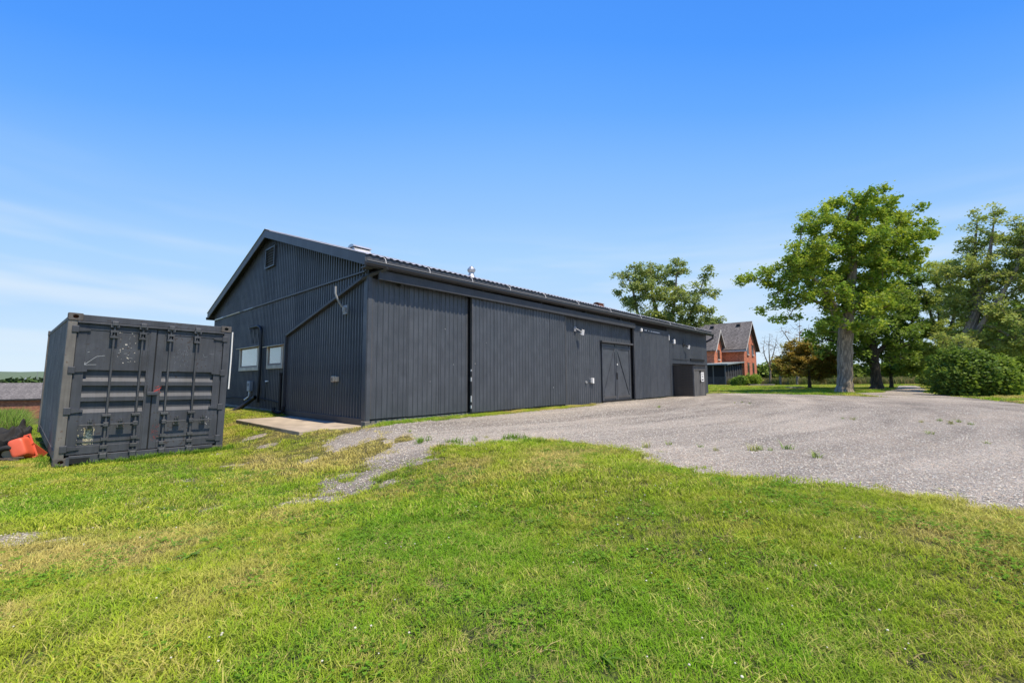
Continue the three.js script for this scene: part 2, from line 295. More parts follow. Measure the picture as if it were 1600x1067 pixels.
{
  const n = gridLine.length, pos = new Float32Array(n * n * 3), col = new Float32Array(n * n * 3), uv = new Float32Array(n * n * 2), idx = [];
  for (let j = 0; j < n; j++) for (let i = 0; i < n; i++) {
    const x = gridLine[i], z = gridLine[j] - 6, o = j * n + i, y = terrain(x, z); heightCache[o] = y;
    pos.set([x, y, z], o * 3); uv.set([x / 1.3, z / 1.3], o * 2);
    let c = turf(x, -z, 1.1);
    const meadow = sstep(55, 75, -z) * sstep(20, 40, x); c = c.map((v, k) => lerp(v, [0.30, 0.27, 0.11][k], meadow * 0.75));
    c = c.map((v, k) => lerp(v, [0.23, 0.21, 0.075][k], 0.35)); // thatch between the blades
    col.set(c, o * 3);
    if (i < n - 1 && j < n - 1) idx.push(o, o + n, o + 1, o + 1, o + n, o + n + 1);
  }
  const g = new THREE.BufferGeometry(); g.setAttribute('position', new THREE.BufferAttribute(pos, 3)); g.setAttribute('color', new THREE.BufferAttribute(col, 3)); g.setAttribute('uv', new THREE.BufferAttribute(uv, 2)); g.setIndex(idx); g.computeVertexNormals();
  const m = new THREE.Mesh(g, M.lawn); m.name = 'ground'; m.receiveShadow = m.castShadow = true; structure(m, 'mown grass ground sloping around the barn and container', 'ground'); scene.add(m);
  // gravel sheet: dips under the turf where the mask is negative
  const gp = new Float32Array(n * n * 3), gc = new Float32Array(n * n * 3), gi = [], mask = new Float32Array(n * n);
  for (let j = 0; j < n; j++) for (let i = 0; i < n; i++) {
    const o = j * n + i, x = gridLine[i], z = gridLine[j] - 6, far = Math.abs(x) > 70 || z > 14 || z < -70;
    const mk = far ? -9 : gravelMask(x, z); mask[o] = mk;
    gp.set([x, heightCache[o] + clamp(mk * 0.07, -0.06, 0.022), z], o * 3);
    const w1 = fbm(x * 0.5, z * 0.5, 111, 4), bl = barnLocal(x, z), bend = bl[1] + 0.018 * (bl[0] - 10) ** 2, w2 = fbm(bl[0] * 0.12, bend * 1.1, 112, 3) * 0.6 + fbm(bl[0] * 0.3, bend * 3.2, 114, 2) * 0.4; // wheel-worn strips run along the barn and bend to the lane
    const t = 0.75 * (1 + 0.45 * (w1 - 0.5) + 1.15 * (w2 - 0.5) + 0.5 * (fbm(bl[0] * 0.6, bend * 7, 118, 2) - 0.5)), dirt = cl01((w1 - 0.5) * 3) * 0.5;
    gc.set([t * (1.04 + 0.05 * dirt), t * (0.955 - 0.01 * dirt), t * (0.765 - 0.06 * dirt)], o * 3);
  }
  for (let j = 0; j < n - 1; j++) for (let i = 0; i < n - 1; i++) { const o = j * n + i; if (Math.max(mask[o], mask[o + 1], mask[o + n], mask[o + n + 1]) > -0.6) gi.push(o, o + n, o + 1, o + 1, o + n, o + n + 1); }
  const gg = new THREE.BufferGeometry(); const guv = uv.map((v) => v * 1.3 / 1.5);
  gg.setAttribute('position', new THREE.BufferAttribute(gp, 3)); gg.setAttribute('color', new THREE.BufferAttribute(gc, 3)); gg.setAttribute('uv', new THREE.BufferAttribute(guv, 2)); gg.setIndex(gi); gg.computeVertexNormals();
  const gm = new THREE.Mesh(gg, M.gravel); gm.name = 'gravel_yard'; gm.receiveShadow = gm.castShadow = true; structure(gm, 'grey crushed stone yard and lane in front of the barn', 'gravel'); scene.add(gm);
}

// far hills beyond the neighbour's roof, with a darker belt of trees in front
function hillStrip(name, label, dist, base, height, colour, seed, a0, a1, rough) {
  const pos = [], N = 160, rows = 6, idx = [];
  for (let i = 0; i <= N; i++) { const a = lerp(a0, a1, i / N) * Math.PI / 180;
    const h = height * (0.55 + 0.8 * fbm(i * 0.09, 0.5, seed, 4)) + rough * (hash(i, 3, seed) - 0.5);
    for (let k = 0; k <= rows; k++) { const t = k / rows, dd = dist + t * height * 6; pos.push(Math.sin(a) * dd, base + h * Math.sin(t * Math.PI / 2) + rough * 0.5 * (hash(i, k, seed + 5) - 0.5), -Math.cos(a) * dd); } }
  for (let i = 0; i < N; i++) for (let k = 0; k < rows; k++) { const o = i * (rows + 1) + k; idx.push(o, o + rows + 1, o + 1, o + 1, o + rows + 1, o + rows + 2); }
  const g = new THREE.BufferGeometry(); g.setAttribute('position', new THREE.Float32BufferAttribute(pos, 3)); g.setIndex(idx); g.computeVertexNormals();
  const m = new THREE.Mesh(g, std(colour, 1)); m.name = numbered(name); m.receiveShadow = true; structure(m, label, 'hills'); scene.add(m); return m;
}
hillStrip('hills', 'long low wooded hill on the horizon beyond the meadow', 3300, -20, 72, C(0.10, 0.14, 0.08), 201, -80, 100, 5);


// ================================================================ BARN (local x along the long wall, z out of it, gable at x = 0 facing -x)
const barn = thing('barn', 'long low barn clad in dark slate ribbed metal with sliding doors', 'barn', BARN_AT, BARN_TURN);
const LEN = 24.4, WID = 13.3, RAKE = 0.262, EAVE = 0.25, EAVE_Y = 4.02, PITCHR = (6.23 - EAVE_Y) / (WID / 2 + EAVE);
const roofY = (z) => EAVE_Y + (EAVE - (z > -WID / 2 ? z : -WID - z)) * PITCHR;     // top of roof deck at local z
{
  const r = rng(5), sid = [M.siding, M.sidingB, M.sidingC, M.siding];
  const lng = (out) => (u, y, o) => [u, y, out + o];
  // the plain wall lengths behind and between the doors
  const wallRun = (x0, x1, y0, y1, out, parent, name) => { const n = Math.max(1, Math.round((x1 - x0) / 0.92)); for (let i = 0; i < n; i++) { const a = lerp(x0, x1, i / n), b = lerp(x0, x1, (i + 1) / n) - 0.011, dz = (r() - 0.5) * 0.006; obj(name, ribbed(a, b, y0 + (r() - 0.5) * 0.02, y1, 0.153, 0.02, lng(out + dz)), sid[Math.floor(r() * 4)], parent); } };
  wallRun(8.27, 10.9, -0.02, 3.8, 0.0, barn, 'wall_panel');
  wallRun(10.9, 13.7, 2.56, 3.8, 0.0, barn, 'wall_panel');
  wallRun(17.98, LEN, -0.04, 3.8, 0.0, barn, 'wall_panel');
  obj('wall_core', [bx(0.02, LEN, -0.15, 3.84, -0.16, -0.03)], M.soffit, barn);
  // sliding doors on a track
  const slide = (x0, x1, out, y0, label) => { const d = new THREE.Group(); d.name = 'sliding_door'; d.userData.label = label; barn.add(d); wallRun(x0, x1, y0, 3.52, out, d, 'door_panel');
    obj('door_edge', [bx(x0 - 0.012, x0 + 0.035, y0, 3.52, out - 0.06, out + 0.026, 0.006)], M.fascia, d); obj('door_edge', [bx(x1 - 0.03, x1 + 0.012, y0, 3.52, out - 0.06, out + 0.022, 0.006)], M.trim, d); return d; };
  slide(0.07, 3.22, 0.02, 0.07, 'sliding door next to the barn corner, set back');
  const d2 = slide(3.29, 8.08, 0.15, 0.05, 'wide sliding door standing proud with chipped white lower edge');
  slide(13.74, 17.95, 0.14, 0.03, 'sliding door beyond the double doors with white marks on top');
  for (const [y, h] of [[0.35, 0.18], [0.95, 0.12], [0.16, 0.09], [1.25, 0.05]]) obj('paint_chip', [bx(3.266, 3.281, y, y + h, 0.125, 0.172)], M.white, d2);
  // trim post and track cover
  obj('trim_post', [bx(8.1, 8.25, -0.02, 3.5, 0.0, 0.09, 0.008)], M.fascia, barn);
  obj('corner_trim', [bx(-0.035, 0.075, 0.03, 3.6, -0.02, 0.05, 0.006)], M.siding, barn);
  obj('corner_trim', [bx(-0.05, -0.02, 0.03, 3.6, -0.16, 0.03, 0.006)], M.siding, barn);
  const track = obj('track_cover', [bx(0, 13.6, -0.12, 0.12, 0.0, 0.07, 0.008)], M.trim, barn); track.position.set(0.13, 3.585, 0.19); track.rotation.z = -0.0085;
  for (let i = 0; i < 5; i++) obj('track_bracket', [bx(0.8 + i * 2.9, 0.86 + i * 2.9, 3.42, 3.72, 0.0, 0.188)], M.trim, barn);
  // double doors with Z braces
  const leaf = (x0, x1, dir) => { const d = new THREE.Group(); d.name = 'door_leaf'; barn.add(d);
    obj('leaf_sheet', [bx(x0, x1, 0.05, 2.52, -0.01, 0.022)], M.sidingC, d);
    obj('rail', [bx(x0, x1, 0.12, 0.24, 0.022, 0.046, 0.004)], M.fascia, d); obj('rail', [bx(x0, x1, 2.3, 2.42, 0.022, 0.046, 0.004)], M.siding, d);
    obj('stile', [bx(x0, x0 + 0.1, 0.05, 2.52, 0.022, 0.05, 0.004)], M.siding, d); obj('stile', [bx(x1 - 0.1, x1, 0.05, 2.52, 0.022, 0.05, 0.004)], M.siding, d);
    const a = dir > 0 ? [x0 + 0.12, 0.26] : [x0 + 0.12, 2.28], b = dir > 0 ? [x1 - 0.12, 2.28] : [x1 - 0.12, 0.26], L = Math.hypot(b[0] - a[0], b[1] - a[1]);
    const br = obj('brace', [bx(0, L, -0.045, 0.045, 0.0, 0.026, 0.004)], M.siding, d); br.position.set(a[0], a[1], 0.0235); br.rotation.z = Math.atan2(b[1] - a[1], b[0] - a[0]); return d; };
  leaf(10.95, 12.17, 1); const lf = leaf(12.2, 13.52, -1);
  obj('latch', [bx(12.15, 12.23, 0.95, 1.25, 0.05, 0.085)], M.black, lf); obj('padlock', [cyl(0.03, 0.03, 0.07, 12.2, 1.62, 0.075, 10)], M.white, lf);
  obj('door_header', [bx(10.82, 13.68, 2.545, 2.63, -0.02, 0.15, 0.008)], M.fascia, barn);
  obj('door_sill', [bx(10.9, 13.6, -0.08, 0.045, -0.1, 0.06)], M.black, barn);

  // gable wall
  const gab = (u, y, o) => [-o, y, -u];
  const gBottom = (u) => u < 4.85 ? 0.03 : 0.06, gTop = (u) => roofY(-u) - 0.09;
  for (let i = 0; i < 15; i++) { const a = WID * i / 15 + (i ? 0 : 0.02), b = WID * (i + 1) / 15 - 0.006, pk = WID / 2;
    const parts = a < pk && b > pk ? [ribbed(a, pk, gBottom(a + 0.1), gTop, 0.142, 0.04, gab), ribbed(pk, b, gBottom(a + 0.1), gTop, 0.142, 0.04, gab)] : [ribbed(a, b, gBottom(a + 0.1), gTop, 0.142, 0.04, gab)];
    obj('gable_panel', parts, sid[Math.floor(r() * 4)], barn); }
  obj('gable_core', [extrude([[0.03, -0.2], [WID, -0.2], [WID, 3.85], [WID / 2, 6.05], [0.03, 3.85]], 0.03, 0.16, (a, b, t) => [t, b, -a])], M.soffit, barn);
  obj('foundation', [bx(-0.02, 0.2, -0.6, 0.05, -WID, -4.9)], M.foundation, barn);
  obj('base_flashing', [bx(-0.06, 0.02, -0.08, 0.09, -4.86, 0.0, 0.01)], M.trim, barn);
  obj('base_flashing', [bx(0.0, LEN, -0.16, 0.035, -0.1, 0.0)], M.foundation, barn);
  // back and far walls
  obj('back_wall', [ribbed(0, LEN, -0.1, 3.85, 0.3, 0.02, (u, y, o) => [u, y, -WID - o])], M.siding, barn);
  obj('end_wall', [ribbed(0, WID / 2, -0.1, (u) => gTop(u), 0.3, 0.02, (u, y, o) => [LEN + o, y, -u]), ribbed(WID / 2, WID, -0.1, (u) => gTop(u), 0.3, 0.02, (u, y, o) => [LEN + o, y, -u])], M.siding, barn);
  // roof: corrugated sheets, one mesh each slope
  const slope = (sgn) => { const pos = [], P = 0.19, n = Math.round((LEN + 2 * RAKE) / P * 6), zr = -WID / 2, ze = sgn > 0 ? EAVE + 0.05 : -WID - EAVE - 0.05;
    const pt = (k, z) => { const x = -RAKE - 0.02 + (LEN + 2 * RAKE + 0.04) * k / n; return [x, roofY(z) + 0.022 + 0.013 * Math.sin(x / P * 2 * Math.PI), z]; };
    for (let k = 0; k < n; k++) { const a = pt(k, ze), b = pt(k + 1, ze), c = pt(k + 1, zr), d = pt(k, zr); pos.push(...a, ...b, ...c, ...a, ...c, ...d); }
    const g = new THREE.BufferGeometry(); g.setAttribute('position', new THREE.Float32BufferAttribute(pos, 3)); g.computeVertexNormals(); return g; };
  obj('roof_sheet', [slope(1)], M.roofMetal, barn); obj('roof_sheet', [slope(-1)], M.roofMetal, barn);
  const deck = (sgn) => { const ze = sgn > 0 ? EAVE : -WID - EAVE, o = [[ze, roofY(ze)], [-WID / 2, roofY(-WID / 2)], [-WID / 2, roofY(-WID / 2) - 0.07], [ze, roofY(ze) - 0.07]]; return extrude(o, -RAKE + 0.03, LEN + RAKE - 0.03, (a, b, t) => [t, b, a]); };
  obj('roof_deck', [deck(1), deck(-1)], M.soffit, barn);
  obj('ridge_cap', [extrude([[-WID / 2 - 0.2, roofY(-WID / 2 - 0.2) + 0.045], [-WID / 2, roofY(-WID / 2) + 0.06], [-WID / 2 + 0.2, roofY(-WID / 2 + 0.2) + 0.045], [-WID / 2, roofY(-WID / 2) + 0.04]], -RAKE - 0.01, LEN + RAKE, (a, b, t) => [t, b, a])], M.roofMetal, barn);
  // rake boards at the gable, eave boards, gutters
  for (const x of [-RAKE, LEN + RAKE - 0.035]) for (const sgn of [1, -1]) { const ze = sgn > 0 ? EAVE + 0.02 : -WID - EAVE - 0.02, o = [[ze, roofY(ze) + 0.008], [-WID / 2, roofY(-WID / 2) + 0.008], [-WID / 2, roofY(-WID / 2) - 0.25], [ze, roofY(ze) - 0.26]]; obj('rake_board', [extrude(o, x + (sgn < 0 ? 0.002 : 0), x + 0.035, (a, b, t) => [t, b, a])], M.fascia, barn); }
  obj('eave_board', [bx(-RAKE + 0.04, LEN + RAKE - 0.04, roofY(EAVE) - 0.3, roofY(EAVE) - 0.012, EAVE - 0.01, EAVE + 0.018)], M.fascia, barn);
  obj('eave_return', [bx(-RAKE + 0.036, 0.0, roofY(EAVE) - 0.3, roofY(EAVE) - 0.27, 0.0, EAVE - 0.012)], M.fascia, barn);
  obj('eave_board', [bx(-RAKE + 0.04, LEN + RAKE - 0.04, roofY(EAVE) - 0.215, roofY(EAVE) - 0.012, -WID - EAVE - 0.018, -WID - EAVE + 0.01)], M.fascia, barn);
  const gy = roofY(EAVE) - 0.29, gz = EAVE + 0.022;
  const gprof = [[0, 0.12], [0.005, 0.12], [0.005, 0.006], [0.085, 0.006], [0.118, 0.06], [0.118, 0.105], [0.128, 0.118], [0.134, 0.112], [0.124, 0.1], [0.124, 0.057], [0.088, 0], [0, 0]];
  const gut = obj('gutter', [extrude(gprof, -RAKE - 0.02, LEN + RAKE + 0.1, (a, b, t) => [t, gy + b, gz + a])], M.gutter, barn);
  obj('gutter_lip', [bx(-RAKE - 0.021, LEN + RAKE + 0.101, gy + 0.114, gy + 0.124, gz + 0.122, gz + 0.138)], M.grey, gut);
  obj('gutter', [extrude(gprof, -RAKE - 0.02, LEN + RAKE, (a, b, t) => [t, gy + b, -WID - EAVE - 0.022 - a])], M.gutter, barn);
  for (const x of [0.22, 1.55, 3.1, 4.75, 6.6, 8.7, 11.2, 14.1, 17.6, 21.4]) obj('gutter_strap', [tube([[x, roofY(EAVE) + 0.03, EAVE - 0.01], [x + 0.01, roofY(EAVE) - 0.06, EAVE + 0.11], [x, gy + 0.12, gz + 0.135]], 0.0075, 5)], M.white, gut);
  // downspout: elbow out of the gutter, slanting across the gable, then down to the ground
  const dsp = (pts, name, par, k = 0.05) => { const o = []; for (let i = 0; i + 1 < pts.length; i++) { const a = V3(...pts[i]), b = V3(...pts[i + 1]), L = a.distanceTo(b), g = new RoundedBoxGeometry(k * 2, L + k * 1.4, k * 1.6, 1, 0.012); const q = new THREE.Quaternion().setFromUnitVectors(V3(0, 1, 0), b.clone().sub(a).normalize()); g.applyQuaternion(q); g.translate(...a.clone().add(b).multiplyScalar(0.5).toArray()); o.push(g); } return obj(name, o, M.trim, par); };
  dsp([[0.28, gy + 0.02, gz + 0.06], [0.06, 3.62, 0.1], [-0.085, 3.52, -0.12], [-0.085, 2.42, -4.82], [-0.085, 0.12, -4.86]], 'downspout', barn);
  obj('drain_elbow', [tube([[-0.09, 0.2, -4.86], [-0.1, 0.04, -4.88], [-0.2, -0.02, -4.98], [-0.3, 0.06, -5.08], [-0.28, 0.16, -5.1]], 0.055, 10)], M.black, barn);
  dsp([[LEN + RAKE + 0.05, gy + 0.02, gz + 0.06], [LEN + RAKE + 0.06, gy - 0.16, gz + 0.04], [LEN + 0.14, gy - 0.36, 0.0], [LEN + 0.06, gy - 0.4, -0.1]], 'downspout', barn, 0.05).material = M.black;
  // belt flashing across the gable: painted, bare metal toward the far end
  for (const [a, b, m] of [[0.1, 4.2, M.fascia], [4.203, 8.2, M.fascia], [8.203, 9.2, M.grey], [9.203, 9.7, M.fascia], [9.703, 11.4, M.cream], [11.403, 11.9, M.grey], [11.903, 13.15, M.white]]) obj('belt_flashing', [bx(-0.075, -0.02, 3.675, 3.715, -b, -a)], m, barn);
  // louvred gable vent
  const vent = new THREE.Group(); vent.name = 'gable_vent'; barn.add(vent);
  obj('vent_backing', [bx(-0.05, -0.043, 4.97, 5.6, -6.95, -6.18)], M.black, vent);
  obj('vent_frame', [bx(-0.1, -0.03, 4.93, 4.98, -7.0, -6.13), bx(-0.1, -0.03, 5.59, 5.64, -7.0, -6.13), bx(-0.1, -0.03, 4.98, 5.59, -7.0, -6.95), bx(-0.1, -0.03, 4.98, 5.59, -6.18, -6.13)], M.siding, vent);
  for (let i = 0; i < 6; i++) { const s = obj('slat', [bx(-0.05, 0.0, -0.005, 0.005, -6.948, -6.182)], M.fascia, vent); s.position.set(-0.052, 5.06 + i * 0.095, 0); s.rotation.z = 0.75; }
  // two windows with pale casings and little drip boards
  const win = (z0, z1, y0, y1, label) => { const wd = new THREE.Group(); wd.name = 'window'; wd.userData.label = label; barn.add(wd); const t = 0.12;
    obj('casing', [bx(-0.1, 0.0, y0, y0 + t, -z1, -z0, 0.005)], M.cream, wd); obj('casing', [bx(-0.095, 0.0, y0 + t, y1, -z1, -z1 + t, 0.005)], M.cream, wd); obj('casing', [bx(-0.095, 0.0, y0 + t, y1, -z0 - t, -z0, 0.005)], M.cream, wd);
    const a0 = z0 + t, a1 = z1 - t, b0 = y0 + t, b1 = y1; 
    obj('sash', [bx(-0.08, 0.0, b0, b0 + 0.06, -a1, -a0), bx(-0.08, 0.0, b1 - 0.06, b1, -a1, -a0), bx(-0.08, 0.0, b0 + 0.06, b1 - 0.06, -a1, -a1 + 0.07), bx(-0.08, 0.0, b0 + 0.06, b1 - 0.06, -a0 - 0.07, -a0)], M.brownFrame, wd);
    obj('pane', [bx(-0.068, -0.065, b0 + 0.055, b1 - 0.055, -a1 + 0.065, -a0 - 0.065)], M.glass, wd); obj('blind', [bx(-0.058, -0.055, b0 + 0.05, b1 - 0.05, -a1 + 0.06, -a0 - 0.06)], M.blind, wd);
    const dr = obj('drip_board', [bx(-0.19, 0.0, -0.012, 0.012, -z1 - 0.12, -z0 + 0.02)], M.cream, wd); dr.position.set(-0.01, y1 + 0.03, 0); dr.rotation.z = 0.25; return wd; };
  win(7.27, 9.38, 1.36, 2.22, 'wider window with pale casing above the drain hose'); win(5.06, 6.48, 1.39, 2.15, 'smaller window with pale casing beside the downspout');
  // lamp bracket, outlet box, meter box, hose, standpipe, cables
  const lamp = new THREE.Group(); lamp.name = 'lamp_bracket'; barn.add(lamp);
  obj('arm', [tube([[-0.06, 2.82, -1.02], [-0.2, 2.93, -1.0], [-0.3, 3.06, -0.98], [-0.36, 3.2, -0.99], [-0.36, 3.4, -1.0]], 0.028, 8)], M.grey, lamp); obj('arm', [tube([[-0.1, 2.86, -1.02], [-0.2, 2.8, -0.82], [-0.26, 2.78, -0.72]], 0.026, 8)], M.grey, lamp);
  obj('mount_plate', [bx(-0.08, -0.04, 2.72, 2.95, -1.14, -0.92)], M.grey, lamp); obj('socket', [tube([[-0.24, 2.7, -0.7], [-0.27, 2.76, -0.7], [-0.27, 2.84, -0.68]], 0.05, 8)], M.grey, lamp);
  const out = new THREE.Group(); out.name = 'outlet_box'; barn.add(out); obj('cover', [bx(-0.13, -0.04, 0.97, 1.12, -1.62, -1.47, 0.015)], M.cream, out); obj('cover', [bx(-0.11, -0.04, 0.975, 1.11, -1.455, -1.32, 0.015)], M.cream, out); obj('socket_slot', [bx(-0.134, -0.13, 1.0, 1.08, -1.56, -1.52)], M.black, out);
  const meter = new THREE.Group(); meter.name = 'meter_box'; barn.add(meter); obj('box', [bx(-0.16, -0.04, 0.62, 0.98, -8.15, -7.85, 0.015)], M.grey, meter); obj('conduit', [tube([[-0.1, 0.62, -8.0], [-0.12, 0.42, -8.05], [-0.14, 0.3, -8.4]], 0.03, 8)], M.white, meter); obj('dial', [bx(-0.165, -0.16, 0.8, 0.9, -8.05, -7.95)], M.black, meter);
  obj('vent_pipe', [tube([[-0.1, 0.25, -7.15], [-0.1, 1.0, -7.04], [-0.1, 2.6, -7.04], [-0.11, 2.85, -7.12], [-0.12, 2.93, -7.4], [-0.12, 2.93, -8.2]], 0.045, 8)], M.black, barn);
  obj('drain_hose', [tube([[-0.16, 0.42, -7.2], [-0.22, 0.34, -7.35], [-0.5, 0.06, -7.6], [-0.95, -0.16, -7.75], [-1.3, -0.24, -7.7]], 0.07, 10)], M.black, barn);
  for (const z of [-7.3, -7.5, -7.7, -7.9, -8.1]) obj('bird_spike', [tube([[-0.12, 2.93, z], [-0.08, 2.35, z - 0.02]], 0.006, 4)], M.black, barn);
  obj('standpipe', [cyl(0.035, 0.035, 1.15, -0.1, 0.62, -5.12, 10), cyl(0.06, 0.05, 0.1, -0.1, 1.2, -5.12, 10)], M.black, barn);
  obj('cable', [tube([[-0.07, 0.28, -11.2], [-0.07, 0.36, -9.8], [-0.07, 0.34, -8.4], [-0.07, 0.4, -7.4], [-0.07, 0.36, -6.2], [-0.07, 0.28, -5.2]], 0.016, 6)], M.blackSoft, barn);
  obj('junction_plate', [bx(-0.07, -0.03, 0.96, 1.0, -6.6, -6.36)], M.white, barn); obj('cable', [tube([[-0.05, 0.95, -6.55], [-0.05, 0.3, -6.6]], 0.01, 5)], M.black, barn);
  obj('ground_rod', [tube([[-0.3, 1.3, -10.55], [-0.32, -0.4, -10.6]], 0.02, 6)], M.black, barn);
  // fittings on the long wall
  const wl = (x, y, m1, m2, k = 1) => { const l = new THREE.Group(); l.name = 'wall_light'; barn.add(l); obj('mount', [bx(x - 0.1 * k, x + 0.06 * k, y - 0.12, y + 0.08, 0.0, 0.07, 0.02)], m1, l); obj('arm', [tube([[x, y, 0.06], [x + 0.1 * k, y - 0.08, 0.16], [x + 0.18 * k, y - 0.14, 0.2]], 0.028, 8)], m1, l);
    const hd = obj('lamp_head', [new THREE.CylinderGeometry(0.055, 0.085, 0.2, 12).rotateX(0.35)], m2, l); hd.position.set(x + 0.24 * k, y - 0.14, 0.22); obj('aerial', [tube([[x - 0.04, y + 0.05, 0.05], [x - 0.07, y + 0.32, 0.07]], 0.014, 6)], m1, l); return l; };
  wl(8.95, 2.98, M.grey, M.white); wl(20.3, 2.95, M.black, M.white, 1.3);
  obj('camera_box', [bx(18.72, 18.9, 2.9, 3.16, 0.02, 0.12, 0.02)], M.white, barn); obj('camera_box', [bx(14.36, 14.5, 3.26, 3.42, 0.16, 0.26, 0.02)], M.white, barn);
  const o2 = new THREE.Group(); o2.name = 'outlet_box'; barn.add(o2); obj('cover', [bx(9.95, 10.06, 0.82, 1.0, 0.0, 0.09, 0.012)], M.grey, o2); obj('cover', [bx(10.075, 10.2, 0.8, 1.02, 0.0, 0.1, 0.012)], M.white, o2);
  obj('knockout_cap', [cyl(0.05, 0.05, 0.05, 0, 0, 0, 10).rotateX(Math.PI / 2).translate(9.68, 0.85, 0.04)], M.grey, barn);
  const r7 = rng(77); for (const [a, b, h] of [[14.9, 15.15, 0.05], [15.35, 15.42, 0.06], [15.6, 15.8, 0.05], [15.85, 16.7, 0.045]]) obj('bare_patch', [bx(a, b, 3.4 - (a - 14.9) * 0.02 - h, 3.4 - (a - 14.9) * 0.02, 0.158, 0.162)], M.white, barn);
  obj('hinge_bracket', [bx(17.86, 17.92, 3.05, 3.35, 0.162, 0.175)], M.white, barn);
  for (let i = 0; i < 12; i++) { const x = 0.3 + r7() * 7.5, y = 0.3 + r7() * 3.0, o = x < 3.22 ? 0.0375 : 0.1675, k = 0.008 + 0.012 * r7(); obj('paint_scuff', [bx(x, x + k, y, y + k * (1 + r7()), o, o + 0.003)], r7() > 0.5 ? M.white : M.grey, barn); }
  obj('shed_header', [bx(21.3, 23.75, 2.03, 2.15, 0.0, 0.06)], M.black, barn);
  obj('panel_strip', [bx(18.7, 21.1, 2.1, 2.14, 0.018, 0.03)], M.trim, barn).rotation.z = -0.003;
  // roof vents on the ridge
  const rv = (x) => { const g = new THREE.Group(); g.name = 'ridge_vent'; barn.add(g); const y = roofY(-WID / 2) + 0.02; obj('base', [extrude([[-0.3, -0.1], [0.3, -0.1], [0.2, 0.05], [-0.2, 0.05]], x, x + 0.72, (a, b, t) => [t, y + b, -WID / 2 + a])], M.galv, g); obj('hood', [extrude(Array.from({ length: 13 }, (_, i) => { const a = Math.PI * i / 12; return [Math.cos(a) * 0.24, 0.09 + Math.sin(a) * 0.12]; }), x - 0.04, x + 0.76, (a, b, t) => [t, y + b, -WID / 2 + a])], M.galv, g); obj('throat', [bx(x + 0.02, x + 0.7, y + 0.04, y + 0.1, -WID / 2 - 0.17, -WID / 2 + 0.17)], M.black, g); return g; };
  rv(2.95); rv(21.7).children.forEach((c) => { c.material = c.name === 'throat' ? M.black : M.rust; });
  const tv = new THREE.Group(); tv.name = 'turbine_vent'; barn.add(tv); tv.position.set(9.5, roofY(-WID / 2) - 0.04, -WID / 2); tv.scale.setScalar(0.74);
  obj('base', [new THREE.CylinderGeometry(0.2, 0.34, 0.26, 20).translate(0, 0.1, 0)], M.galv, tv); obj('neck', [cyl(0.19, 0.19, 0.14, 0, 0.28, 0, 20)], M.galv, tv);
  for (let i = 0; i < 18; i++) { const a = i / 18 * Math.PI * 2, o = []; for (let k = 0; k <= 6; k++) { const t = k / 6, rr = 0.13 + 0.16 * Math.sin(t * Math.PI * 0.92 + 0.1); o.push([rr, 0.34 + t * 0.4]); }
    const pos = []; for (let k = 0; k < 6; k++) { const p = (j, da) => [Math.cos(a + da) * o[j][0], o[j][1], Math.sin(a + da) * o[j][0]]; const A = p(k, 0), B = p(k, 0.3), Cc = p(k + 1, 0.3), D = p(k + 1, 0); pos.push(...A, ...B, ...Cc, ...A, ...Cc, ...D); } const g = new THREE.BufferGeometry(); g.setAttribute('position', new THREE.Float32BufferAttribute(pos, 3)); g.computeVertexNormals(); obj('vane', [g], M.galv, tv); }
  obj('cap', [new THREE.SphereGeometry(0.16, 16, 6, 0, Math.PI * 2, 0, Math.PI / 2).scale(1, 0.5, 1).translate(0, 0.73, 0), cyl(0.012, 0.02, 0.1, 0, 0.84, 0, 8)], M.galv, tv);
}

// concrete slab beside the gable
{ const s = single('concrete_slab', [bx(-1.52, -0.03, -0.26, -0.075, -4.35, -0.06, 0.02)], M.concrete, 'pale concrete pad against the gable wall at the barn corner', 'slab'); s.position.copy(BARN_AT); s.rotation.y = BARN_TURN; 
  const b = single('corner_block', [bx(-0.08, 0.06, -0.2, 0.03, -0.1, 0.1, 0.012)], M.foundation, 'small grey footing block under the barn corner', 'block'); b.position.copy(BARN_AT); b.rotation.y = BARN_TURN; }

